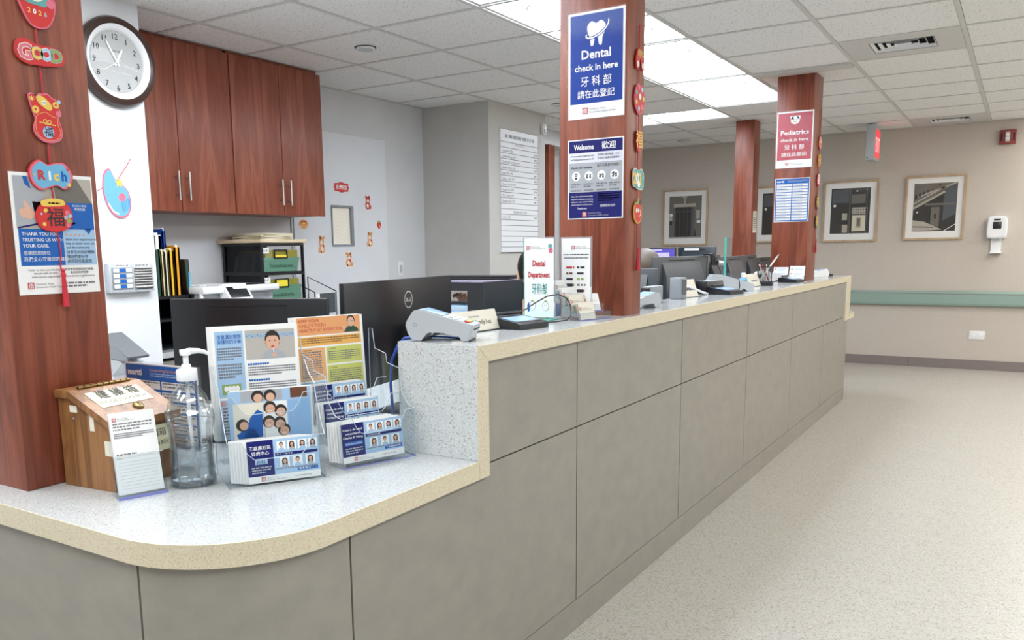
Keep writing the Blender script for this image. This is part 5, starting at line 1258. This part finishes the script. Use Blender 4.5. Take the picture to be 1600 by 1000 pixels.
bc = thing('back_counter', 'white back counter along the wall under the wooden cabinets', 'counter', (-3.9, 3.4, 0))
MB().box(XB, -3.70, 2.63, 4.18, .72, .75, 'quartz').build('top', bc, True)
for a, b in ((2.63, 3.13), (3.15, 3.65), (3.67, 4.18)):
    d = MB().box(-3.74, -3.72, a, b, .1, .70, 'panel').build('door', bc, True); MB().tube([(-3.705, b-.05, .55), (-3.705, b-.05, .65)], .005, 'steel', 8).box(-3.72, -3.705, b-.053, b-.047, .56, .565, 'steel').build('handle', d, True)
MB().box(XB, -3.74, 2.64, 4.17, 0, .72, 'dark').build('carcass', bc, True)
rk = thing('file_rack', 'black shelf rack on the back counter holding upright folders', 'rack', (-3.92, 2.85, .751))
MB().box(-4.05, -3.79, 2.66, 2.99, 1.02, 1.036, 'black').build('shelf', rk, True); MB().box(-4.05, -3.79, 2.66, 2.99, .90, .912, 'black').build('shelf', rk, True)
MB().box(-4.05, -3.79, 2.66, 2.99, .7515, .76, 'black').build('shelf', rk, True)
for y in (2.66, 2.978): MB().box(-4.05, -3.79, y, y+.012, .7515, 1.036, 'black').build('side_panel', rk, True)
MB().box(-4.05, -4.04, 2.66, 2.99, .7515, 1.30, 'black').build('back_panel', rk, True)
for k, (y, t, h, d, m, lb) in enumerate(((2.745, .03, .25, .2, 'manila', 'pale manila folder by the white pillar'), (2.785, .034, .25, .2, 'dgreen', 'dark green folder in the black file rack'), (2.824, .018, .24, .19, 'manila', 'pale yellow folder next to the dark green one'), (2.846, .02, .238, .19, 'offwhite', 'cream folder in the black file rack'), (2.872, .032, .245, .2, 'yellow', 'bright yellow folder in the black file rack'), (2.908, .036, .262, .21, 'amber', 'tall orange yellow folder at the end of the file rack'), (2.72, .08, .335, .14, 'red', 'red folder standing at the back of the file rack'), (2.815, .05, .325, .14, 'paper', 'white folded papers rising behind the folders'), (2.875, .02, .35, .13, 'blue', 'tall blue folder at the back of the file rack'), (2.765, .04, .315, .15, 'paper', 'white paper bundle beside the red folder'))):
    if m == 'amber': M['amber'] = mat('amber_card', '#e59d1f', .5)
    o = thing('file_folder', lb, 'folder', (-3.92 if d > .16 else -3.965, y, 1.0365), 0, 'folders in the black file rack')
    x1 = .12; MB().box(x1-d, x1, 0, t*.3, 0, h, m).box(x1-d, x1, t*.7, t, 0, h*.985, m).box(x1-.004, x1, 0, t, 0, h*.97, m).build('cover', o); MB().box(x1-d+.01, x1-.004, t*.3, t*.7, .002, h*1.02 if m != 'dgreen' else h*.99, 'paper').build('sheets', o)
o = thing('tablet', 'dark teal and blue cased tablet leaning at the rack end', 'tablet', (-3.82, 2.995, 1.0365), R90)
MB().box(.0, .03, -.07, .03, 0, .19, 'black', .006).build('case', o); MB().box(.004, .018, -.0715, -.07, .02, .175, 'dgreen').build('panel', o); MB().box(.02, .0315, -.072, -.05, .03, .12, 'cyan').build('bumper', o)
o.parent = None; o.location = (-3.9, 2.996, .9125+.124)
# a small stand so that the tablet rests on the rack end
MB().box(-4.02, -3.80, 2.991, 3.03, 1.02, 1.0365, 'black').build('bracket', rk, True)
o = thing('pump_bottle', 'small white pump bottle in front of the white printer', 'bottle', (-3.74, 3.02, .751))
MB().lathe([(.026, 0), (.028, .01), (.028, .24), (.012, .262), (.011, .28)], 'white', n=20).build('body', o); MB().lathe([(.011, .28), (.011, .30), (.005, .302), (.005, .33)], 'white', n=16).tube([(-.01, 0, .333), (.028, .01, .330)], .006, 'white', 8).build('pump', o)
pt = thing('printer', 'white multifunction printer with a tilted black touch panel on the back counter', 'printer', (-3.95, 3.29, .751), R90)
MB().box(-.27, .27, -.2, .2, 0, .24, 'white', .012).build('body', pt); MB().box(-.12, .24, -.205, -.195, .03, .2, 'dgrey').build('output_tray', pt)
MB().box(-.28, .28, -.24, .2, .285, .325, 'white', .008).build('scanner_lid', pt); MB().box(-.27, .27, -.19, .2, .24, .285, 'grey').build('middle', pt)
MB().box(-.08, .27, -.25, -.05, .29, .325, 'white', .006).build('document_tray', pt)
tp = MB().prism([(-.21, .245), (-.29, .25), (-.225, .335), (-.2, .335)], -.14, .03, 'white', 'x').build('control_panel', pt)
q = MB().box(-.125, .015, -.002, 0, .012, .085, 'black', .0008); q.xf(Matrix.Translation((0, -.2905, .25)) @ Matrix.Rotation(-math.atan2(.065, .085), 4, 'X')).build('touch_screen', tp)
pp = tag(MB().box(-.16, .12, -.11, .1, 0, .002, 'paper').box(-.19, .08, -.13, .06, .002, .0035, 'paper').build('paper_sheet'), 'loose white sheets lying on the white printer', 'paper'); pp.location = (-3.98, 3.22, .751+.326); pp.rotation_euler.z = R90
MB().box(.2, .25, -.215, -.205, .19, .235, 'blueknob' if 'blueknob' in M else mat('blue_knob', '#1d55d8', .4)).build('release_button', pt)

tw = thing('drawer_tower', 'black drawer tower with wooden top and clear drawers of green files', 'cabinet', (-4.03, 3.75, .751))
TX0, TX1, TY0, TY1 = -4.2, -3.85, 3.574, 3.93
for y in (TY0, TY1-.012):
    for x in (TX0, TX1-.018): MB().box(x, x+.018, y, y+.012, .7515, 1.315, 'black').build('post', tw, True)
for z in (.7515, .94, 1.118, 1.297):
    fr = MB()
    for x in (TX0+.018, TX1-.018): fr.box(min(x, x), x+.0 if False else x+.012 if x < -4 else x+.018, TY0+.012, TY1-.012, z, z+.016, 'black')
    for y in (TY0, TY1-.012): fr.box(TX0+.018, TX1-.018, y, y+.012, z, z+.02, 'black')
    fr.build('rail', tw, True)
MB().box(TX0+.018, TX1-.02, TY0+.004, TY0+.008, .76, .95, 'black').build('side_panel', tw, True)
MB().box(TX0+.018, TX1-.02, TY0+.008, TY0+.010, .95, 1.30, clear('smoked_panel', '#a8acb0', .04)).build('side_window', tw, True)
MB().box(TX0, TX0+.004, TY0+.012, TY1-.012, .76, 1.3, 'black').build('back_panel', tw, True)
MB().box(TX0-.02, TX1+.012, TY0-.018, TY1+.018, 1.3155, 1.337, 'lightwood', .002).build('top_board', tw, True)
for k, (z0, tx) in enumerate(((1.136, 'A-K'), (.958, 'L-Z'), (.77, ''))):
    d = MB().box(TX1-.006, TX1-.003, TY0+.014, TY1-.014, z0, z0+.155, 'acrylic').build('drawer', tw, True)
    dd = MB(); dd.box(TX0+.03, TX1-.006, TY0+.02, TY1-.02, z0, z0+.003, 'dgrey'); dd.build('drawer_floor', d, True)
    if not tx: continue
    MB().box(TX1-.011, TX1-.0085, TY0+.035, TY1-.05, z0+.07, z0+.135, mat('olive_card', '#a79a35', .5)).build('divider_card', d, True)
    MB().prism([(TY0+.02, z0+.004), (TY0+.018, z0+.09), (TY1-.035, z0+.09), (TY1-.06, z0+.004)] if k == 0 else [(TY0+.02, z0+.0), (TY0+.02, z0+.1), (TY1-.03, z0+.1), (TY1-.035, z0)], TX1-.0085, TX1-.0062, 'green', 'x').build('green_file', d, True)
    MB().box(TX1-.001, TX1, TY0+.005, TY0+.058, z0+.115, z0+.148, 'paper').build('tab', d, True)
    hf = MB(); y0, y1, za, zb = TY0+.1, TY0+.21, z0+.085, z0+.138
    for a in ((y0, y1, za, za+.006), (y0, y1, zb-.006, zb), (y0, y0+.006, za, zb), (y1-.006, y1, za, zb)): hf.box(TX1-.003, TX1+.004, *a, 'black')
    hf.build('pull', d, True)
    if k: MB().box(TX1-.0028, TX1-.001, y0+.006, y1-.006, za+.006, zb-.006, mat('yellow_note', '#f0dc3e', .5)).build('note', d, True)
    else: MB().box(TX1-.0028, TX1-.001, y0+.006, y1-.006, za+.006, za+.02, mat('yellow_note', '#f0dc3e', .5)).build('note', d, True)
    P = Print(0); P.t(tx, 0, .010, .016, 'ink', a='c', bold=.02, l=0); P.xf(Matrix.Translation((TX1+.0006, TY0+.031, z0+.115)) @ Matrix.Rotation(R90, 4, 'Z')).build('tab_lettering', d, True)
    P = Print(0); P.t('Forms/Referrals', 0, 0, .022, 'dgreen', .19, 'c', 0, l=0); P.xf(Matrix.Translation((TX1-.0026, TY0+.16, z0+.03)) @ Matrix.Rotation(R90, 4, 'Z')).build('file_lettering', d, True)
for k in range(9):
    o = thing('index_file', '%s file leaning inside the upper tower drawer, %s from the wall side' % ('grey' if k % 3 else 'manila', ('first', 'second', 'third', 'fourth', 'fifth', 'sixth', 'seventh', 'eighth', 'ninth')[k]), 'file', (-4.14+k*.026, TY0+.03, 1.14), 0, 'files inside the tower drawer', 0, math.radians(14))
    MB().box(0, .006, 0, .24, 0, .10+.01*(k % 3), 'grey' if k % 3 else 'manila').build('leaf', o)
    if k % 2: MB().box(.001, .004, .0, .08, .10, .13, 'gold').build('tab', o)
for k in range(7):
    R = random.Random(k)
    o = thing('paper_folder', 'cream paper folder in the pile on the drawer tower, %s from the bottom' % ('first', 'second', 'third', 'fourth', 'fifth', 'sixth', 'seventh')[k], 'folder', (-4.03, 3.76, 1.3375+k*.0055), R90+R.uniform(-.12, .12), 'paper folders piled on the drawer tower')
    MB().box(-.13, .12, -.14, .14, 0, .002, 'manila' if k % 2 else 'offwhite').box(-.128, .118, -.138, .14, .0025, .005, 'offwhite').build('cover', o)
mr = thing('mesh_organizer', 'black wire mesh desk organizer with label beside the drawer tower', 'organizer', (-3.9, 4.06, .751))
q = MB()
for y in (3.96, 4.16):
    q = MB().tube([(-4.05, y, .7545), (-4.05, y, 1.09), (-3.8, y, 1.0), (-3.8, y, .7545), (-4.05, y, .7545)], .004, 'black', 6); q.build('frame', mr, True)
MB().box(-4.05, -3.8, 3.96, 4.16, .7515, .757, 'black').build('tray', mr, True); MB().box(-3.803, -3.798, 3.97, 4.15, .86, .99, 'dgrey').build('front_panel', mr, True); MB().box(-3.797, -3.795, 3.965, 4.0, .93, .99, 'paper').build('label', mr, True)

# ------------------------------------------------------------------ far wall: pictures, dispenser, alarm, outlet, exit sign
def picture(lb, x0, x1, z0, z1, fn, ry=0):
    r = thing('framed_picture', lb, 'picture', ((x0+x1)/2, YF, z0), 0, 'framed photographs on the far wall', 0, ry)
    w_, h = (x1-x0)/2, z1-z0; t = .018
    f = MB()
    for a in ((-w_, w_, 0, t), (-w_, w_, h-t, h)): f.box(a[0], a[1], -.03, -.002, a[2], a[3], 'frame')
    for a in ((-w_, -w_+t), (w_-t, w_)): f.box(a[0], a[1], -.03, -.002, t, h-t, 'frame')
    f.build('frame', r)
    MB().box(-w_+t, w_-t, -.012, -.004, t, h-t, 'paper').build('mat_board', r)
    P = Print(-.0122, .0004); a, b, c, d = -w_+.075, w_-.075, .085, h-.075; fn(P, a, b, c, d); P.build('photograph', r)
    MB().box(-w_+t, w_-t, -.022, -.0205, t, h-t, 'lam').build('glass', r)
def U(a, b, c, d): return lambda u, v: (a+(b-a)*u, c+(d-c)*v)
def pic_door(P, a, b, c, d):
    f = U(a, b, c, d); R = lambda u0, v0, u1, v1, m, l=1: P.rect(*f(u0, v0), *f(u1, v1), m, l)
    R(0, 0, 1, 1, 'sepia2'); R(.16, .04, .76, .78, 'sepia4', 2); R(.2, .04, .68, .74, 'sepia1', 3); R(.14, .74, .82, .82, 'sepia3', 4); R(.46, .82, .5, 1, 'sepia3', 2); R(.4, .96, .56, .99, 'sepia3', 3)
    for u in (.32, .46, .56): R(u, .04, u+.012, .72, 'sepia4', 4)
    R(.2, .62, .68, .64, 'sepia4', 5); R(.0, .4, .1, .56, 'sepia3', 3); R(.02, .32, .1, .42, 'sepia1', 4); R(.84, .46, .95, .66, 'sepia3', 3); R(.86, .36, .97, .42, 'paper', 3); P.disc(*f(.06, .56), .018, 'paper', 5); R(.0, 0, 1, .03, 'sepia3', 5)
    P.poly([f(.76, .04), f(.86, .04), f(.8, .24)], 'sepia1', 3)
def pic_shop(P, a, b, c, d):
    f = U(a, b, c, d); R = lambda u0, v0, u1, v1, m, l=1: P.rect(*f(u0, v0), *f(u1, v1), m, l)
    R(0, 0, 1, 1, 'sepia1'); R(.03, .68, .46, .97, 'sepia4', 2); R(.52, .66, .88, .86, 'sepia2', 2); R(.48, 0, .5, 1, 'sepia2', 3); R(.9, 0, .93, 1, 'sepia4', 3); R(.3, .3, .43, .45, 'sepia3', 3); R(.31, .02, .45, .2, 'sepia3', 3); R(.55, .42, .94, .57, 'sepia3', 3); R(.56, .05, .9, .4, mat('sepia_pale', '#d8d2bc', .6), 3); R(.66, .12, .8, .36, 'sepia3', 4); R(.69, .16, .77, .33, 'sepia2', 5)
    for k in range(6): R(.58+k*.06, .5, .61+k*.06, .54, 'sepia2', 4); R(.58+k*.06, .44, .61+k*.06, .47, 'sepia2', 4)
    P.disc(*f(.1, .62), .014, 'paper', 4); P.disc(*f(.66, .93), .008, 'paper', 4)
def pic_street(P, a, b, c, d):
    f = U(a, b, c, d); R = lambda u0, v0, u1, v1, m, l=1: P.rect(*f(u0, v0), *f(u1, v1), m, l)
    R(0, 0, 1, 1, 'sepia1'); P.poly([f(0, .5), f(1, 1), f(0, 1)], 'sepia2', 2); P.poly([f(.66, .2), f(1, .35), f(1, 1), f(.72, .86)], 'sepia4', 2)
    for k, v in enumerate((.52, .62, .76)): P.line([f(0, v-.04), f(.72, v+.3 if v+.3 < 1 else 1)] if k < 2 else [f(.1, .72), f(1, 1)], .02 if k == 0 else .012, 'sepia3', 4)
    for k in range(7): P.poly([f(.03+k*.09, .66+k*.05), f(.08+k*.09, .69+k*.05), f(.08+k*.09, .78+k*.03), f(.03+k*.09, .76+k*.03)], 'sepia1', 5)
    R(.3, .1, .7, .52, 'sepia1', 3); P.line([f(.28, .56), f(.98, .56)], .02, 'sepia2', 5); R(.42, .1, .62, .5, 'sepia2', 4); R(.5, .26, .55, .36, 'sepia1', 5)
    P.poly([f(0, 0), f(.7, .03), f(.28, .2), f(0, .24)], 'sepia3', 5); P.line([f(.02, .1), f(.5, .08)], .012, 'sepia2', 6); P.line([f(.74, 0), f(1, .14)], .006, 'paper', 5); P.disc(*f(.1, .4), .008, 'paper', 5)
picture('framed sepia photo of a dark doorway above the purple screen', -3.61, -3.075, 1.272, 1.916, pic_door)
picture('framed sepia photo mostly hidden between the two far wood columns', -2.54, -2.02, 1.29, 1.9, pic_shop)
picture('framed photo of a dark shop front beside the pediatrics column', -1.83, -1.30, 1.286, 1.914, pic_shop)
picture('framed photo of a street with fire escapes near the soap dispenser', -1.05, -.518, 1.292, 1.924, pic_street)
r = thing('soap_dispenser', 'white wall sanitizer dispenser with drip tray on the beige wall', 'dispenser', (-.235, YF, 1.15), 0)
bp = blob([(-.082, .17), (-.085, .27), (-.075, .34), (-.04, .355), (.04, .355), (.075, .34), (.085, .27), (.082, .17), (.06, .145), (-.06, .145)], 60)
MB().prism(bp, -.085, -.001, 'white').prism(grow(bp, .9), -.1, -.08, 'white').build('housing', r)
MB().box(-.035, .035, -.1015, -.099, .235, .30, 'black2', .004).build('window', r); MB().prism([(-.05, .0), (.05, .0), (.042, .03), (.045, .145), (-.045, .145), (-.042, .03)], -.03, -.001, 'white').box(-.05, .05, -.09, -.001, 0, .012, 'white', .004).build('drip_tray', r)
MB().box(-.02, .02, -.07, -.03, .125, .15, 'grey').build('nozzle', r); P = Print(-.1004); P.words(-.03, .312, .03, .33, 1, 'ink', 2, .9, last=1); P.build('lettering', r)
r = thing('fire_alarm', 'dark red fire alarm strobe high on the beige wall', 'alarm', (-.21, YF, 2.178))
MB().box(-.068, .068, -.04, -.001, 0, .132, 'firered', .004).build('housing', r); MB().box(-.02, .018, -.055, -.039, .02, .112, 'grey', .004).build('strobe', r)
for z in (.05, .085): MB().box(-.014, .012, -.0565, -.054, z-.012, z+.012, 'white').build('lamp', r)
for s_ in (-1, 1): MB().box(s_*.05-.006, s_*.05+.006, -.0415, -.04, .03, .1, 'dark').build('horn_slot', r)
r = thing('outlet_plate', 'white horizontal outlet plate low on the beige wall', 'outlet', (-.335, YF, .345))
MB().box(-.068, .068, -.008, -.001, -.042, .042, 'white', .002).build('plate', r)
for s_ in (-1, 1): MB().box(s_*.028-.016, s_*.028+.016, -.0095, -.008, -.014, .014, 'paper', .001).build('socket', r)
r = thing('exit_sign', 'ceiling hung exit sign with glowing red side face', 'sign', (-1.315, 9.2, 2.06))
MB().box(-.04, .04, -.15, .15, 0, .335, 'grey', .004).build('housing', r); MB().box(-.045, .045, -.1, .1, .335, .346, 'white').build('canopy', r)
MB().box(.0402, .0425, -.14, .14, .025, .29, 'exitred').build('face', r)
P = Print(0); P.t('EXIT', 0, .08, .14, 'exitglow', .24, 'c', .01, 0); P.xf(Matrix.Translation((.0432, 0, 0)) @ Matrix.Rotation(R90, 4, 'Z')).build('lettering', r)
MB().lathe([(.006, 0), (.006, .002)], 'dark', (0, 0, 0), 12).xf(Matrix.Translation((-.022, -.1502, .025)) @ Matrix.Rotation(R90, 4, 'X')).build('test_button', r)

# ------------------------------------------------------------------ seated staff, mostly hidden behind the monitors
def skin_mesh(name, pts, edges, m, parent, sub=2):
    names = list(pts); me = bpy.data.meshes.new(name)
    me.from_pydata([pts[n][0] for n in names], [(names.index(a), names.index(b)) for a, b in edges][:], [])
    me.materials.append(M[m]); o = bpy.data.objects.new(name, me); COL.objects.link(o)
    md = o.modifiers.new('skin', 'SKIN'); md.use_smooth_shade = True
    sv = me.skin_vertices[0].data if me.skin_vertices else None
    if sv is None:
        bm = bmesh.new(); bm.from_mesh(me); bm.verts.layers.skin.verify(); bm.to_mesh(me); bm.free(); sv = me.skin_vertices[0].data
    for i, n in enumerate(names): sv[i].radius = pts[n][1] if isinstance(pts[n][1], tuple) else (pts[n][1],)*2; sv[i].use_root = (i == 0)
    o.modifiers.new('smooth', 'SUBSURF').levels = sub; o.modifiers['smooth'].render_levels = sub
    o.parent = parent; o.matrix_parent_inverse = parent.matrix_basis.inverted()
    return o
def seated(lb, head, face, shirt, hair, reach=None, hairlen=.16):
    hx, hy, hz = head; c, s_ = math.cos(face), math.sin(face)
    W = lambda f, l, z: Vector((hx+c*f-s_*l, hy+s_*f+c*l, hz+z))          # forward, left, up from the head centre
    r = thing('person', lb, 'person', (hx, hy, .0), face)
    B = {'pelvis': (W(-.12, 0, -.64), (.13, .11)), 'waist': (W(-.11, 0, -.5), (.125, .1)), 'chest': (W(-.07, 0, -.32), (.145, .115)), 'collar': (W(-.04, 0, -.2), (.09, .075)), 'neck': (W(-.015, 0, -.125), .05),
         'jaw': (W(.012, 0, -.05), (.062, .07)), 'skull': (W(.0, 0, .03), (.075, .088)), 'crown': (W(-.01, 0, .075), (.05, .06))}
    E_ = [('pelvis', 'waist'), ('waist', 'chest'), ('chest', 'collar'), ('collar', 'neck'), ('neck', 'jaw'), ('jaw', 'skull'), ('skull', 'crown')]
    for sd, g in (('l', 1), ('r', -1)):
        hip, knee, ank, toe = W(-.08, .1*g, -.65), W(.32, .11*g, -.62), W(.30, .11*g, -hz+.09), W(.45, .12*g, -hz+.045)
        sh, el = W(-.05, .19*g, -.235), W(.06, .235*g, -.47)
        wr = W(.27, .14*g, -.36)
        if reach and g == reach[0]:
            wr = Vector(reach[1]); d = (wr-sh); mid = sh+d*.5; el = mid+Vector((0, 0, -.12))
        d = (wr-el).normalized(); side = d.cross(Vector((0, 0, 1))).normalized()*g*-1; upv = side.cross(d).normalized()
        B.update({'hip'+sd: (hip, .085), 'knee'+sd: (knee, .06), 'ankle'+sd: (ank, .042), 'toe'+sd: (toe, (.042, .03)), 'sho'+sd: (sh, .058), 'elb'+sd: (el, .04), 'wri'+sd: (wr, (.026, .022)), 'palm'+sd: (wr+d*.07, (.036, .016))})
        E_ += [('pelvis', 'hip'+sd), ('hip'+sd, 'knee'+sd), ('knee'+sd, 'ankle'+sd), ('ankle'+sd, 'toe'+sd), ('collar', 'sho'+sd), ('sho'+sd, 'elb'+sd), ('elb'+sd, 'wri'+sd), ('wri'+sd, 'palm'+sd)]
        for q, (o_, L) in enumerate(((-.028, .062), (-.0095, .075), (.0095, .07), (.028, .055))):
            p0 = wr+d*.085+side*o_; p1 = p0+d*L*.55-Vector((0, 0, .012)); p2 = p1+d*L*.35-Vector((0, 0, .022))
            for nm, p, rr in (('a', p0, .0095), ('b', p1, .0085), ('c', p2, .007)): B['f%d%s%s' % (q, nm, sd)] = (p, rr)
            E_ += [('palm'+sd, 'f%da%s' % (q, sd)), ('f%da%s' % (q, sd), 'f%db%s' % (q, sd)), ('f%db%s' % (q, sd), 'f%dc%s' % (q, sd))]
        t0 = wr+d*.035-side*.034; t1 = t0+d*.03-side*.018-Vector((0, 0, .01)); t2 = t1+d*.025-side*.004-Vector((0, 0, .012))
        for nm, p, rr in (('a', t0, .012), ('b', t1, .0105), ('c', t2, .0085)): B['t'+nm+sd] = (p, rr)
        E_ += [('wri'+sd, 'ta'+sd), ('ta'+sd, 'tb'+sd), ('tb'+sd, 'tc'+sd)]
    skin_mesh('body', B, E_, 'skin', r)
    k = 1.14
    up_ = {n: (B[n][0], tuple(a*k for a in B[n][1]) if isinstance(B[n][1], tuple) else B[n][1]*k) for n in ('pelvis', 'waist', 'chest', 'collar', 'shol', 'shor', 'elbl', 'elbr')}
    for sd in 'lr':
        mid = B['elb'+sd][0].lerp(B['wri'+sd][0], .55); up_['cuf'+sd] = (mid, .04)
    skin_mesh('scrub_top', up_, [('pelvis', 'waist'), ('waist', 'chest'), ('chest', 'collar')]+[e for sd in 'lr' for e in (('collar', 'sho'+sd), ('sho'+sd, 'elb'+sd), ('elb'+sd, 'cuf'+sd))], shirt, r)
    lg = {n: (B[n][0], tuple(a*1.17 for a in B[n][1]) if isinstance(B[n][1], tuple) else B[n][1]*1.17) for n in ('pelvis', 'hipl', 'hipr', 'kneel', 'kneer', 'anklel', 'ankler')}
    skin_mesh('trousers', lg, [e for sd in 'lr' for e in (('pelvis', 'hip'+sd), ('hip'+sd, 'knee'+sd), ('knee'+sd, 'ankle'+sd))], 'dgrey', r)
    rot = Matrix.Translation((hx, hy, hz)) @ Matrix.Rotation(face, 4, 'Z')
    hm = MB(); hm.ball((-.018, 0, .036), .106, hair, 26, .98, .88, .97)
    hm.lathe([(.085, .02), (.096, -.05), (.088, -hairlen), (.06, -hairlen-.02)], hair, (-.045, 0, .0), 22, .72, .95)
    hm.v = [(x if x < .045+max(0, z-.04)*.9 else .045+max(0, z-.04)*.9, y, z) for x, y, z in hm.v]
    hm.xf(rot).build('hair', r, True)
    for g in (1, -1):
        MB().ball((.083, .032*g, .005), .0125, 'paper', 10).ball((.0925, .032*g, .005), .0055, 'ink', 8).xf(rot).build('eye', r, True)
        MB().ball((.0, .083*g, -.01), .026, 'skin', 10, .6, .35, 1.1).xf(rot).build('ear', r, True)
        MB().tube([(.088, .018*g, .027), (.09, .034*g, .031), (.083, .048*g, .026)], .0035, hair, 6).xf(rot).build('eyebrow', r, True)
    MB().ball((.094, 0, -.022), .0155, 'skin', 12, 1.1, .8, 1.3).xf(rot).build('nose', r, True)
    MB().ball((.080, 0, -.058), .022, 'pink', 12, .45, 1, .32).xf(rot).build('mouth', r, True)
    return r, W
def office_chair(lb, W, hz, face):
    p = W(-.12, 0, 0); r = thing('office_chair', lb, 'chair', (p.x, p.y, 0), face)
    z = hz-.64-.17
    MB().box(-.22, .24, -.23, .23, z-.06, z, 'black', .02).build('seat', r); MB().box(-.27, -.21, -.21, .21, z+.1, z+.42, 'black', .02).build('backrest', r)
    MB().box(-.26, -.235, -.03, .03, z-.05, z+.12, 'black').build('back_bracket', r); MB().lathe([(.03, .08), (.03, z-.06)], 'dgrey', n=16).build('post', r)
    for k in range(5):
        a = k*2*PI/5+.3; l = MB().tube([(.02*math.cos(a), .02*math.sin(a), .1), (.29*math.cos(a), .29*math.sin(a), .065)], [.022, .014], 'black', 8).build('leg', r)
        MB().lathe([(.027, -.02), (.027, .02)], 'black', n=14).xf(Matrix.Translation((.29*math.cos(a), .29*math.sin(a), .028)) @ Matrix.Rotation(R90, 4, 'X')).build('caster', l)
pa, WA = seated('person with black hair seated behind the dental sign, reaching to the organizer', (-2.10, 3.80, 1.127), math.radians(-70), 'cloth', 'hair', (-1, (-2.21, 3.34, .99)))
office_chair('black office chair of the black haired person', WA, 1.127, math.radians(-70))
pb, WB = seated('person with greyish brown hair seated behind the large far monitor', (-1.985, 5.05, 1.112), math.radians(15), 'cloth2', 'hairgrey')
office_chair('black office chair of the grey brown haired person', WB, 1.112, math.radians(15))
